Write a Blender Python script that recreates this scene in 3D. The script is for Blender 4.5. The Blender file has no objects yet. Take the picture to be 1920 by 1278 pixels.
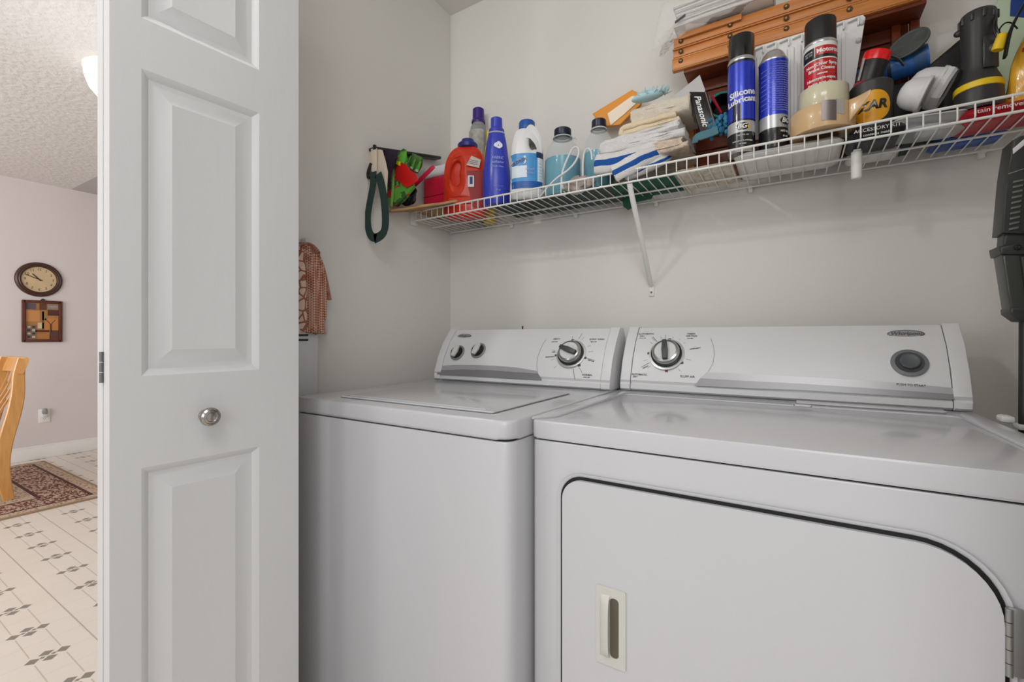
import bpy, bmesh, math, random
from math import sin, cos, pi, radians, atan2, sqrt
from mathutils import Vector, Matrix, noise

# ---------------------------------------------------------------- camera, light, exposure
F = 850.0; A = radians(31.73); H = 1.068
cA, sA = cos(A), sin(A)
SC = bpy.context.scene
COL = SC.collection
cd = bpy.data.cameras.new('camera'); cam = bpy.data.objects.new('camera', cd); COL.objects.link(cam)
cam.location = (0, 0, H); cam.rotation_euler = (pi/2, 0, A)
cd.sensor_width = 36; cd.lens = F/1920*36; cd.shift_y = -9/1920; cd.clip_start = 0.02
SC.camera = cam
SC.view_settings.view_transform = 'Standard'; SC.view_settings.look = 'None'
SC.view_settings.exposure = 0.11; SC.view_settings.gamma = 1.0; SC.view_settings.use_curve_mapping = False
W = bpy.data.worlds.new('world'); SC.world = W; W.use_nodes = True
W.node_tree.nodes['Background'].inputs[0].default_value = (0.985, 0.99, 1.0, 1)
W.node_tree.nodes['Background'].inputs[1].default_value = 0.56

def lamp(name, kind, loc, power, size, color=(1, .96, .92), rot=(0, 0, 0), sy=None):
    l = bpy.data.lights.new(name, kind); l.energy = power; l.color = color
    if kind == 'AREA':
        l.size = size
        if sy: l.shape = 'RECTANGLE'; l.size_y = sy
    else: l.shadow_soft_size = size
    o = bpy.data.objects.new(name, l); o.location = loc; o.rotation_euler = rot; COL.objects.link(o); return o
lamp('hall_ceiling_lamp', 'POINT', (-.90, .10, 2.20), 9.5, .035, (1, .985, .96))
lamp('overhead_fill_panel', 'AREA', (.10, -.45, 2.37), 11.0, .7, (1, .99, .97))  # soft fill added overhead to lift the machine tops and back wall
lamp('door_edge_fill', 'POINT', (-1.35, -1.15, 1.75), 10.5, .09, (1, .985, .965))  # unseen lamp added behind the camera to brighten the door edges
lamp('dining_window_light', 'AREA', (-3.6, -2.0, 1.5), 60, 1.8, (1, .98, .97), (radians(90), 0, radians(12)), 1.6)
lamp('right_fill_light', 'AREA', (1.1, -2.1, 1.7), 22, 1.6, (.97, .98, 1), (radians(86), 0, radians(22)), 1.5)  # fill added from the right front for the door face, no window there

# ---------------------------------------------------------------- pixel rays of the measured photograph -> real points
def ray(px):
    u = (px-960)/F; return (u*cA - sA, u*sA + cA)
def PY(px, py, Y):
    dx, dy = ray(px); t = Y/dy; return Vector((dx*t, Y, H+(630-py)/F*t))
def PX(px, py, X):
    dx, dy = ray(px); t = X/dx; return Vector((X, dy*t, H+(630-py)/F*t))
def PZ(px, py, Z):
    dx, dy = ray(px); t = (Z-H)*F/(630-py); return Vector((dx*t, dy*t, Z))
def spot(px, Y):
    """where a thing at depth Y stands, how it turns to face the room, metres per pixel across and up"""
    dx, dy = ray(px); t = Y/dy
    return dx*t, Y, atan2(-dx, dy), t/F*cos(math.atan((px-960)/F)), t/F
def frame(o, xa, ya):
    xa = Vector(xa).normalized(); ya = Vector(ya).normalized(); za = xa.cross(ya)
    return Matrix(((xa.x, ya.x, za.x, o[0]), (xa.y, ya.y, za.y, o[1]), (xa.z, ya.z, za.z, o[2]), (0, 0, 0, 1)))
def cast(M, px, py):
    dx, dy = ray(px); d = Vector((dx, dy, (630-py)/F)); o = Vector((0, 0, H))
    n = M.col[2].xyz; q = M.col[3].xyz; t = (q-o).dot(n)/d.dot(n); p = o+d*t-q
    return (p.dot(M.col[0].xyz), p.dot(M.col[1].xyz))
def T(x=0, y=0, z=0): return Matrix.Translation((x, y, z))
def R(a, ax='Z'): return Matrix.Rotation(a, 4, ax)

# ---------------------------------------------------------------- materials
def lin(c):
    return tuple(((v/255)/12.92 if v/255 <= .04045 else ((v/255+.055)/1.055)**2.4) for v in c)
MATS = {}
def mat(name, c, rough=.5, metal=0, bump=0, bscale=60, var=0, vscale=8, alpha=1, trans=0, emit=0, coat=0, ior=1.45, sheen=0, stretch=None):
    if name in MATS: return MATS[name]
    m = bpy.data.materials.new(name); m.use_nodes = True; nt = m.node_tree; b = nt.nodes['Principled BSDF']
    col = (*lin(c), 1); b.inputs['Base Color'].default_value = col
    b.inputs['Roughness'].default_value = rough; b.inputs['Metallic'].default_value = metal
    b.inputs['Alpha'].default_value = alpha; b.inputs['Transmission Weight'].default_value = trans
    b.inputs['Coat Weight'].default_value = coat; b.inputs['IOR'].default_value = ior
    b.inputs['Sheen Weight'].default_value = sheen
    if emit:
        b.inputs['Emission Color'].default_value = col; b.inputs['Emission Strength'].default_value = emit
    tc = nt.nodes.new('ShaderNodeTexCoord'); mp = nt.nodes.new('ShaderNodeMapping')
    nt.links.new(tc.outputs['Object'], mp.inputs['Vector'])
    if stretch: mp.inputs['Scale'].default_value = stretch
    if var:
        n = nt.nodes.new('ShaderNodeTexNoise'); n.inputs['Scale'].default_value = vscale; n.inputs['Detail'].default_value = 5
        r = nt.nodes.new('ShaderNodeValToRGB')
        r.color_ramp.elements[0].position = .3; r.color_ramp.elements[1].position = .7
        r.color_ramp.elements[0].color = (*[v*(1-var) for v in col[:3]], 1)
        r.color_ramp.elements[1].color = (*[min(1, v*(1+var*.6)) for v in col[:3]], 1)
        nt.links.new(mp.outputs[0], n.inputs['Vector']); nt.links.new(n.outputs['Fac'], r.inputs[0]); nt.links.new(r.outputs[0], b.inputs['Base Color'])
    if bump:
        n = nt.nodes.new('ShaderNodeTexNoise'); n.inputs['Scale'].default_value = bscale; n.inputs['Detail'].default_value = 4
        bp = nt.nodes.new('ShaderNodeBump'); bp.inputs['Strength'].default_value = bump; bp.inputs['Distance'].default_value = .004
        nt.links.new(mp.outputs[0], n.inputs['Vector']); nt.links.new(n.outputs['Fac'], bp.inputs['Height']); nt.links.new(bp.outputs[0], b.inputs['Normal'])
    MATS[name] = m; return m
class NT:
    """small node-graph writer for the patterned materials"""
    def __init__(s, name, rough=.5):
        s.m = bpy.data.materials.new(name); s.m.use_nodes = True; s.nt = s.m.node_tree; s.b = s.nt.nodes['Principled BSDF']
        s.b.inputs['Roughness'].default_value = rough; s.tc = s.nt.nodes.new('ShaderNodeTexCoord'); MATS[name] = s.m
        sx = s.nt.nodes.new('ShaderNodeSeparateXYZ'); s.nt.links.new(s.tc.outputs['Object'], sx.inputs[0])
        s.x, s.y, s.z = sx.outputs
    def put(s, sock, v):
        if isinstance(v, (int, float)): sock.default_value = v
        elif isinstance(v, tuple): sock.default_value = (*v, 1) if len(v) == 3 else v
        else: s.nt.links.new(v, sock)
    def ma(s, op, a, b=0, c=0):
        n = s.nt.nodes.new('ShaderNodeMath'); n.operation = op
        s.put(n.inputs[0], a); s.put(n.inputs[1], b); s.put(n.inputs[2], c); return n.outputs[0]
    def mix(s, f, a, b):
        n = s.nt.nodes.new('ShaderNodeMix'); n.data_type = 'RGBA'; s.put(n.inputs[0], f); s.put(n.inputs[6], a); s.put(n.inputs[7], b); return n.outputs[2]
    def noise(s, scale, vec=None, detail=4):
        n = s.nt.nodes.new('ShaderNodeTexNoise'); n.inputs['Scale'].default_value = scale; n.inputs['Detail'].default_value = detail
        s.nt.links.new(vec or s.tc.outputs['Object'], n.inputs['Vector']); return n.outputs['Fac']
    def scaled(s, v):
        n = s.nt.nodes.new('ShaderNodeMapping'); n.inputs['Scale'].default_value = v; s.nt.links.new(s.tc.outputs['Object'], n.inputs[0]); return n.outputs[0]
    def bump(s, h, strength=.3, dist=.003):
        n = s.nt.nodes.new('ShaderNodeBump'); n.inputs['Strength'].default_value = strength; n.inputs['Distance'].default_value = dist
        s.nt.links.new(h, n.inputs['Height']); s.nt.links.new(n.outputs[0], s.b.inputs['Normal'])
    def cell(s, v, period, off=0):   # signed distance to the nearest multiple of period
        q = s.ma('DIVIDE', s.ma('SUBTRACT', v, off), period); return s.ma('MULTIPLY', s.ma('SUBTRACT', q, s.ma('ROUND', q)), period)
    def done(s, c): s.put(s.b.inputs['Base Color'], c); return s.m

# ---------------------------------------------------------------- mesh builder
class MB:
    def __init__(s): s.bm = bmesh.new(); s.mats = []
    def mi(s, m):
        if m is None: return 0
        if m not in s.mats: s.mats.append(m)
        return s.mats.index(m)
    def box(s, c, sz, bev=0, seg=2, M=None, m=None, fn=None):
        g = bmesh.ops.create_cube(s.bm, size=1); vs = g['verts']
        for v in vs: v.co = Vector((v.co.x*sz[0], v.co.y*sz[1], v.co.z*sz[2]))
        fs = set(f for v in vs for f in v.link_faces)
        if bev:
            es = list(set(e for v in vs for e in v.link_edges))
            r = bmesh.ops.bevel(s.bm, geom=es, offset=min(bev, min(sz)*.49), segments=seg, affect='EDGES', profile=.5)
            fs = set(r['faces']) | set(f for f in fs if f.is_valid)
        vs = set(v for f in fs for v in f.verts); k = s.mi(m)
        for f in fs: f.material_index = k
        for v in vs:
            if fn: v.co = fn(v.co)
            v.co = v.co+Vector(c)
            if M: v.co = M @ v.co
        return s
    def lathe(s, prof, n=36, M=None, m=None, sx=1, sy=1, arc=2*pi, a0=0):
        full = abs(arc-2*pi) < 1e-6; k = n if full else n+1; rings = []
        for p in prof:
            r, z = p[0], p[1]
            if r < 1e-7: v = s.bm.verts.new((0, 0, z)); rings.append([v]*k)
            else: rings.append([s.bm.verts.new((r*sx*cos(a0+arc*i/n), r*sy*sin(a0+arc*i/n), z)) for i in range(k)])
        done = set()
        for j in range(len(prof)-1):
            mm = prof[j][2] if len(prof[j]) > 2 else m; ix = s.mi(mm)
            for i in range(n):
                i2 = (i+1) % k
                q = []
                for v in (rings[j][i], rings[j][i2], rings[j+1][i2], rings[j+1][i]):
                    if v not in q: q.append(v)
                if len(q) > 2:
                    f = s.bm.faces.new(q); f.material_index = ix
        for v in set(v for rr in rings for v in rr):
            if M: v.co = M @ v.co
        return s
    def sweep(s, path, sec, up=(0, 0, 1), m=None, mats=None, closed=False, scale=None, cap=True):
        P = [Vector(p) for p in path]; n = len(P); rings = []; U = Vector(up)
        for i in range(n):
            if closed: t = P[(i+1) % n]-P[i-1]
            else: t = P[min(i+1, n-1)]-P[max(i-1, 0)]
            t.normalize(); u = U-t*U.dot(t)
            if u.length < 1e-4: u = t.orthogonal()
            u.normalize(); w = t.cross(u); U = u if not isinstance(up, tuple) or up is None else U
            k = scale[i] if scale else 1
            rings.append([s.bm.verts.new(P[i]+w*a*k+u*b*k) for a, b in sec])
        K = len(sec)
        for i in range(n if closed else n-1):
            a, b = rings[i], rings[(i+1) % n]
            for j in range(K):
                f = s.bm.faces.new((a[j], a[(j+1) % K], b[(j+1) % K], b[j]))
                f.material_index = s.mi(mats[j] if mats else m)
        if cap and not closed:
            for rr in (rings[0], rings[-1]):
                f = s.bm.faces.new(rr if rr is rings[-1] else rr[::-1]); f.material_index = s.mi(m or (mats and mats[0]))
        return s
    def tube(s, path, r, n=8, m=None, closed=False, scale=None):
        P = [Vector(p) for p in path]; U = None; rings = []; N = len(P)
        for i in range(N):
            t = (P[(i+1) % N]-P[i-1]) if closed else (P[min(i+1, N-1)]-P[max(i-1, 0)])
            t.normalize()
            u = t.orthogonal() if U is None else U-t*U.dot(t)
            if u.length < 1e-5: u = t.orthogonal()
            u.normalize(); U = u; w = t.cross(u); k = r*(scale[i] if scale else 1)
            rings.append([s.bm.verts.new(P[i]+(u*cos(2*pi*j/n)+w*sin(2*pi*j/n))*k) for j in range(n)])
        ix = s.mi(m)
        for i in range(N if closed else N-1):
            a, b = rings[i], rings[(i+1) % N]
            for j in range(n):
                f = s.bm.faces.new((a[j], a[(j+1) % n], b[(j+1) % n], b[j])); f.material_index = ix
        if not closed:
            for rr in (rings[0][::-1], rings[-1]): s.bm.faces.new(rr).material_index = ix
        return s
    def prism(s, pts, d, M=None, m=None, z0=0, bev=0):
        a = [s.bm.verts.new((x, y, z0)) for x, y in pts]; b = [s.bm.verts.new((x, y, z0+d)) for x, y in pts]; K = len(pts)
        fs = [s.bm.faces.new(a[::-1]), s.bm.faces.new(b)]
        for j in range(K): fs.append(s.bm.faces.new((a[j], a[(j+1) % K], b[(j+1) % K], b[j])))
        if bev:
            es = list(set(fs[1].edges) | set(fs[0].edges))
            r = bmesh.ops.bevel(s.bm, geom=es, offset=bev, segments=3, affect='EDGES', profile=.5)
            fs = [f for f in fs if f.is_valid]+list(r['faces'])
        ix = s.mi(m)
        for f in fs: f.material_index = ix
        if M:
            for v in set(v for f in fs for v in f.verts): v.co = M @ v.co
        return s
    def mesh(s, me, fn, m=None):
        off = len(s.bm.verts); vs = [s.bm.verts.new(fn(v.co)) for v in me.vertices]; ix = s.mi(m)
        for p in me.polygons:
            try: s.bm.faces.new([vs[i] for i in p.vertices]).material_index = ix
            except ValueError: pass
        return s
    def surf(s, f, nu, nv, m=None, mf=None):
        g = [[s.bm.verts.new(f(i/nu, j/nv)) for j in range(nv+1)] for i in range(nu+1)]
        for i in range(nu):
            for j in range(nv):
                q = s.bm.faces.new((g[i][j], g[i+1][j], g[i+1][j+1], g[i][j+1])); q.material_index = s.mi(mf(i/nu, j/nv) if mf else m)
        return s
    def ball(s, c, r, sc=(1, 1, 1), m=None, n=20, M=None):
        prof = [(r*sin(pi*i/(n//2)), -r*cos(pi*i/(n//2))) for i in range(n//2+1)]
        MM = T(*c) @ Matrix.Diagonal((*sc, 1)); return s.lathe(prof, n, (M @ MM) if M else MM, m)
    def build(s, name, m=None, parent=None, ang=35, sub=0, solid=0):
        bmesh.ops.recalc_face_normals(s.bm, faces=s.bm.faces[:])
        me = bpy.data.meshes.new(name); s.bm.to_mesh(me); s.bm.free()
        for k in (s.mats or [m]):
            if k: me.materials.append(k)
        me.polygons.foreach_set('use_smooth', [True]*len(me.polygons)); me.set_sharp_from_angle(angle=radians(ang))
        o = bpy.data.objects.new(name, me); COL.objects.link(o)
        if parent: o.parent = parent
        if solid: k = o.modifiers.new('thick', 'SOLIDIFY'); k.thickness = solid; k.offset = 0
        if sub: k = o.modifiers.new('sub', 'SUBSURF'); k.levels = sub; k.render_levels = sub
        return o
def curve_mesh(splines, ext, bev, res=4, cyc=True):
    c = bpy.data.curves.new('tmp', 'CURVE'); c.dimensions = '2D'; c.fill_mode = 'BOTH'; c.extrude = max(0, ext-bev); c.bevel_depth = bev
    c.bevel_resolution = res; c.offset = -bev; c.resolution_u = 8
    for pts in splines:
        sp = c.splines.new('BEZIER'); sp.bezier_points.add(len(pts)-1); sp.use_cyclic_u = cyc
        for q, (x, y) in zip(sp.bezier_points, pts): q.co = (x, y, 0); q.handle_left_type = q.handle_right_type = 'AUTO'
    o = bpy.data.objects.new('tmp', c); COL.objects.link(o); me = bpy.data.meshes.new_from_object(o); bpy.data.objects.remove(o); return me
TXT = {}
def text_mesh(sx, size, ext=.0003, align='CENTER', shear=0, bold=0, spacing=1):
    k = (sx, size, ext, align, shear, bold, spacing)
    if k in TXT: return TXT[k]
    c = bpy.data.curves.new('tmp', 'FONT'); c.body = sx; c.size = size; c.extrude = ext; c.align_x = align; c.align_y = 'CENTER'; c.shear = shear; c.offset = bold
    c.resolution_u = 3; c.space_line = .95; c.space_character = spacing
    o = bpy.data.objects.new('tmp', c); COL.objects.link(o); me = bpy.data.meshes.new_from_object(o); bpy.data.objects.remove(o); TXT[k] = me; return me
def write(mb, sx, size, M, m, **k):
    return mb.mesh(text_mesh(sx, size, **k), lambda v: M @ v, m)
def write_round(mb, sx, size, M, Rr, z, m, a=0, tilt=0, **k):
    """lettering wrapped round an upright cylinder of radius Rr whose face is local -Y"""
    def fn(v):
        x = v.x*cos(tilt)-v.y*sin(tilt); y = v.x*sin(tilt)+v.y*cos(tilt); q = a+x/Rr; r = Rr+.0006+v.z
        return M @ Vector((r*sin(q), -r*cos(q), z+y))
    return mb.mesh(text_mesh(sx, size, **k), fn, m)
def patch_round(mb, M, Rr, a0, a1, z0, z1, m, n=12, th=.0004, tilt=0, shape=None):
    """thin label wrapped on a cylinder; shape(u) gives half-height factor"""
    def f(u, v):
        a = a0+(a1-a0)*u; k = shape(u) if shape else 1; zz = (z0+z1)/2+(v-.5)*(z1-z0)*k+tilt*(a-(a0+a1)/2)
        return M @ Vector(((Rr+th)*sin(a), -(Rr+th)*cos(a), zz))
    return mb.surf(f, n, 4, m)
def thing(name, label, cat, loc=(0, 0, 0), rz=0, group=None):
    o = bpy.data.objects.new(name, None); o.empty_display_size = .02; COL.objects.link(o); o.location = loc; o.rotation_euler = (0, 0, rz)
    return tag(o, label, cat, group)
def tag(o, label, cat, group=None):
    o['label'] = label; o['category'] = cat
    if group: o['group'] = group
    return o
def struct(o): o['kind'] = 'structure'; return o
def rrect(w, h, r, n=6, cx=0, cy=0):
    out = []
    for qx, qy, a in ((1, 1, 0), (-1, 1, 90), (-1, -1, 180), (1, -1, 270)):
        for i in range(n+1):
            t = radians(a+90*i/n); out.append((cx+qx*(w/2-r)+r*cos(t), cy+qy*(h/2-r)+r*sin(t)))
    return out
def ell(w, h, n=28, cx=0, cy=0): return [(cx+w/2*cos(2*pi*i/n), cy+h/2*sin(2*pi*i/n)) for i in range(n)]
def arcpts(c, r, a0, a1, n=10): return [(c[0]+r*cos(a0+(a1-a0)*i/n), c[1]+r*sin(a0+(a1-a0)*i/n)) for i in range(n+1)]

# common materials
M_wall = mat('painted_wall', (222, 219, 213), .75, bump=.08, bscale=220)
M_enamel = mat('white_enamel', (188, 188, 191), .22, coat=.3)
M_plastic_w = mat('white_plastic', (212, 212, 213), .38)
M_door = None
n_ = NT('door_paint', .42); g_ = n_.noise(9, n_.scaled((9, 9, 1.0)), 8); n_.bump(g_, .25, .0016); M_door = n_.done(lin((200, 200, 200)))
M_wire = mat('white_coated_wire', (226, 225, 220), .35)
M_black = mat('black_plastic', (22, 22, 22), .4)
M_dark = mat('dark_gap', (18, 18, 18), .9)
M_chrome = mat('chrome', (190, 190, 188), .15, 1)
M_ink = mat('printed_ink', (70, 70, 76), .6)
M_trim = mat('white_trim_paint', (232, 230, 226), .4)
# ---------------------------------------------------------------- the setting
CE = 2.405
YB, XL = 1.475, -1.213
# vinyl floor with printed tile lines and diamond motifs
f_ = NT('printed_vinyl_floor', .35)
cx = f_.cell(f_.x, .2295, -2.12); cy = f_.cell(f_.y, .235, .4745); ln = f_.cell(f_.y, .235, .59)
def band(v, w): return f_.ma('LESS_THAN', f_.ma('ABSOLUTE', v), w)
def dia(dx, dy, rx, ry):
    a = f_.ma('DIVIDE', f_.ma('ABSOLUTE', f_.ma('SUBTRACT', cx, dx)), rx); b = f_.ma('DIVIDE', f_.ma('ABSOLUTE', f_.ma('SUBTRACT', cy, dy)), ry)
    return f_.ma('LESS_THAN', f_.ma('ADD', a, b), 1)
inmot = f_.ma('MULTIPLY', band(cx, .03), band(cy, .06))
pair = f_.ma('MAXIMUM', band(f_.ma('SUBTRACT', cy, .038), .0018), band(f_.ma('ADD', cy, .038), .0018))
pair = f_.ma('MULTIPLY', pair, f_.ma('SUBTRACT', 1, band(cx, .03)))
solid = band(ln, .0022); cross = band(f_.cell(f_.x, .2295/2, -2.12), .0012)
mot = dia(0, .038, .019, .019)
for q in ((0, -.038, .019, .019), (.020, 0, .017, .020), (-.020, 0, .017, .020), (0, .014, .007, .009), (0, -.014, .007, .009)): mot = f_.ma('MAXIMUM', mot, dia(*q))
nz = f_.noise(3); nz2 = f_.noise(30, f_.scaled((6, .6, 1)))
base = f_.mix(nz, lin((222, 212, 200)), lin((232, 224, 214))); base = f_.mix(f_.ma('MULTIPLY', nz2, .35), base, lin((206, 192, 178)))
c = f_.mix(f_.ma('MULTIPLY', cross, .22), base, lin((165, 145, 128)))
c = f_.mix(f_.ma('MULTIPLY', pair, .42), c, lin((140, 120, 105))); c = f_.mix(f_.ma('MULTIPLY', solid, .55), c, lin((130, 110, 96)))
c = f_.mix(f_.ma('MULTIPLY', mot, .85), c, lin((112, 104, 96)))
M_floor = f_.done(c)
struct(MB().box((-2.4, .9, -.05), (6.6, 5.6, .1)).build('floor', M_floor))
t_ = NT('knockdown_ceiling', .85); hh = t_.noise(34, None, 3); t_.bump(hh, .55, .012); M_ceil = t_.done(lin((222, 220, 218)))
struct(MB().box((-2.3, -.05, CE+.03), (6.8, 2.9, .06)).build('ceiling', M_ceil))
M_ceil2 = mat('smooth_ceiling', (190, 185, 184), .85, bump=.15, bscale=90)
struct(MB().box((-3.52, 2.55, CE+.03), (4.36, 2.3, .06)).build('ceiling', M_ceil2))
struct(MB().box((-.32, 1.49, CE+.03), (2.04, .18, .06)).build('ceiling', M_wall))
M_wall2 = mat('dining_wall_paint', (216, 207, 205), .8, bump=.1, bscale=160)
struct(MB().box((-5.64, .9, CE/2), (.1, 5.6, CE)).build('wall_dining', M_wall2))
struct(MB().box((-3.45, 3.75, CE/2), (4.4, .1, CE)).build('wall_kitchen', M_wall2))
b = MB().box((-5.583, .9, .05), (.014, 5.5, .1), .004).box((-5.585, .9, .108), (.008, 5.5, .02), .004)
struct(b.build('baseboard_dining', M_trim))
struct(MB().box((-.296, YB+.05, CE/2), (2.03, .1, CE)).build('wall_back', M_wall))
struct(MB().box((XL-.05, 1.035, CE/2), (.1, .88, CE)).build('wall_left', M_wall))
struct(MB().box((.67, 1.0, CE/2), (.1, .95, CE)).build('wall_right', M_wall))
struct(MB().box((-1.165, .55, CE/2), (.296, .09, CE)).build('wall_front', M_wall))
struct(MB().box((.49, .55, CE/2), (.46, .09, CE)).build('wall_front', M_wall))

# ---------------------------------------------------------------- bifold door: two leaves folded open
d0 = Vector((.0862, .9963, 0)); nF = Vector((.9963, -.0862, 0))
pf = Vector((-.891, .58, 0)); L = .3066; pn = pf-d0*L; TH = .034
door = thing('bifold_door', 'white six panel folding closet door, folded open beside the washer', 'door', (pn.x, pn.y, 0))
DM = frame((0, 0, 0), d0, (0, 0, 1))          # local x along the leaf, y up, z out of the visible face
DI = T(-pn.x, -pn.y, 0)
def on_leaf(px, py): return cast(T(*pn) @ frame((0, 0, 0), d0, (0, 0, 1)), px, py)
panels_px = [((264, 126.5), (485, 703)), ((267, 877), (485, 1700))]
xa = on_leaf(265, 500)[0]; xb = on_leaf(486, 500)[0]
zt = [on_leaf(262, 126.5)[1], on_leaf(265, 705)[1], on_leaf(267.4, 877)[1], on_leaf(264, 32)[1]]
def leaf(off, side, name):
    """a moulded leaf of real thickness; raised panels on both faces"""
    b = MB(); Mx = DI @ T(pn.x, pn.y, 0) @ DM @ T(0, 0, off)
    X0, X1, Z0, Z1 = 0.0, L, .012, 2.03
    wins = [(xa, xb, .20, zt[2]), (xa, xb, zt[1], zt[0]), (xa, xb, zt[3], 1.90)]
    # profile of the moulding ring: (inset, depth)
    ring = [(0, 0), (.004, -.0016), (.011, -.0075), (.017, -.0085), (.021, -.0078), (.043, -.0012), (.0455, -.0016)]
    for zf, sgn in ((0, 1), (-TH, -1)):
        V = lambda x, z, d: b.bm.verts.new(Mx @ Vector((x, z, zf+sgn*d)))
        zs = [Z0]+[q for w in wins for q in (w[2], w[3])]+[Z1]
        def quad(x0, x1, z0, z1): b.bm.faces.new([V(x0, z0, 0), V(x1, z0, 0), V(x1, z1, 0), V(x0, z1, 0)])
        quad(X0, xa, Z0, Z1); quad(xb, X1, Z0, Z1)
        for i in range(0, len(zs), 2): quad(xa, xb, zs[i], zs[i+1])
        for (x0, x1, z0, z1) in wins:
            prev = None
            for ins, dep in ring:
                cur = [V(x0+ins, z0+ins, dep), V(x1-ins, z0+ins, dep), V(x1-ins, z1-ins, dep), V(x0+ins, z1-ins, dep)]
                if prev:
                    for i in range(4): b.bm.faces.new([prev[i], prev[(i+1) % 4], cur[(i+1) % 4], cur[i]])
                prev = cur
            b.bm.faces.new(prev)
    V = lambda x, z, d: b.bm.verts.new(Mx @ Vector((x, z, d)))
    for (x0, z0), (x1, z1) in (((X0, Z0), (X0, Z1)), ((X1, Z0), (X1, Z1)), ((X0, Z0), (X1, Z0)), ((X0, Z1), (X1, Z1))):
        b.bm.faces.new([V(x0, z0, 0), V(x1, z1, 0), V(x1, z1, -TH), V(x0, z0, -TH)])
    bmesh.ops.remove_doubles(b.bm, verts=b.bm.verts[:], dist=.00005)
    return b.build(name, M_door, door, ang=20)
leaf(0, 1, 'door_leaf'); leaf(-TH-.005, 1, 'door_leaf')
kx, kz = on_leaf(383, 778)
KM = DI @ T(pn.x, pn.y, 0) @ DM @ T(kx, kz, 0)
b = MB().lathe([(0, 0), (.010, 0), (.0105, .002), (.006, .004), (.0052, .012), (.008, .016), (.0150, .021), (.0165, .027), (.0155, .031), (.0125, .0335), (.012, .0325), (.0085, .034), (.0075, .033), (.004, .0345), (0, .0345)], 32, KM)
b.build('door_knob', mat('brushed_nickel', (165, 160, 155), .22, 1), door)
for hz in (on_leaf(205, 690)[1], 1.75, .25):
    b = MB(); Mh = DI @ T(pn.x, pn.y, 0) @ DM
    for i in range(3): b.lathe([(0, 0), (.0032, 0), (.0032, .016), (0, .016)], 12, Mh @ T(-.0022, hz-.025+i*.017, -TH-.0025) @ R(-pi/2, 'X'))
    b.build('hinge', mat('hinge_steel', (120, 120, 120), .35, 1), door)

# ---------------------------------------------------------------- washer and dryer
M_groove = mat('shadow_gap', (30, 30, 30), .9)
M_silver = mat('silver_band', (172, 172, 174), .34, .3); M_silver2 = mat('silver_band_dark', (138, 138, 141), .34, .4)
M_gknob = mat('knob_white', (205, 205, 203), .3); M_gdark = mat('knob_dark_grey', (62, 66, 66), .4); M_gmid = mat('knob_mid_grey', (128, 130, 130), .35)
M_dial = mat('dial_chrome', (175, 175, 172), .2, .9)
def console(parent, x0, x1, yb, zb, zt, lean, cap):
    """sloped control panel; returns the frame of its face"""
    o = parent.location
    ft = yb+lean                                   # y at the top of the face
    prof = [(yb+.004, zb), (yb-.004, zb+.006), (yb-.004, zb+.018), (yb+.002, zb+.022), (yb-.002, zb+.030),
            (yb+.22*lean, zb+.030+.36*(zt-zb-.03)), (yb+.55*lean, zb+.03+.70*(zt-zb-.03)), (ft-.004, zt-.008), (ft+.004, zt), (ft+.03, zt), (ft+.05, zt-.03), (ft+.052, zb)]
    Mx = T(-o.x, -o.y, -o.z) @ Matrix(((0, 0, 1, 0), (1, 0, 0, 0), (0, 1, 0, 0), (0, 0, 0, 1)))
    w = .028
    MB().prism([(y+.004, z) for y, z in prof[:-2]]+prof[-2:], x1-x0-.01, Mx @ T(0, 0, x0+.005)).build('console_core', M_groove, parent)
    MB().prism(prof, x1-x0-2*w-.003, Mx @ T(0, 0, x0+w+.0015)).build('control_console', M_plastic_w, parent, ang=40)
    pc = [(y-.004 if y < ft+.02 else y, z+(.003 if z > zt-.02 else 0)) for y, z in prof]
    for q in ((x0, ), (x1-w, )):
        MB().prism(pc, w, Mx @ T(0, 0, q[0]), bev=.0018).build('console_end_cap', M_plastic_w, parent, ang=40)
    a = Vector((0, yb-.002, zb+.030)); c_ = Vector((0, ft-.004, zt-.008))
    return a, c_
def bent_face(a, c_, lean):
    pass
def on_console(parent, x0, yb, zb, zt, lean):
    # face mapped as a gentle three-piece bend; s runs up the face
    pts = [(yb-.002, zb+.030), (yb+.22*lean, zb+.030+.36*(zt-zb-.03)), (yb+.55*lean, zb+.03+.70*(zt-zb-.03)), (yb+lean-.004, zt-.008)]
    Mm = frame((0, pts[0][0], pts[0][1]), (1, 0, 0), (0, pts[-1][0]-pts[0][0], pts[-1][1]-pts[0][1]))
    inv = Mm.inverted(); loc = [inv @ Vector((0, y, z)) for y, z in pts]
    def h(s):
        for p, q in zip(loc, loc[1:]):
            if s <= q.y or q is loc[-1]: return p.z+(q.z-p.z)*(s-p.y)/(q.y-p.y)
    o = parent.location; I = T(-o.x, -o.y, -o.z)
    def put(v): return I @ Mm @ Vector((v.x, v.y, v.z+h(v.y)))
    def pos(px, py):
        s, t = cast(Mm, px, py)
        for _ in range(4):
            k = h(t); s, t = cast(Mm @ T(0, 0, k), px, py)
        return s, t
    def fr(px, py, dz=0): s, t = pos(px, py); return I @ Mm @ T(s, t, h(t)+dz)
    return put, pos, fr
def draw(mb, put, pts, m, d=.0005, n=6):
    """thin printed shape that follows the bend of the console face"""
    b2 = bmesh.new(); vs = [b2.verts.new((x, y, 0)) for x, y in pts]; b2.faces.new(vs)
    bmesh.ops.triangulate(b2, faces=b2.faces[:]); bmesh.ops.subdivide_edges(b2, edges=b2.edges[:], cuts=3, use_grid_fill=True)
    b2.verts.index_update()
    nv = [mb.bm.verts.new(put(Vector((v.co.x, v.co.y, d)))) for v in b2.verts]
    for f in b2.faces: mb.bm.faces.new([nv[v.index] for v in f.verts]).material_index = mb.mi(m)
    b2.free()
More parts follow.
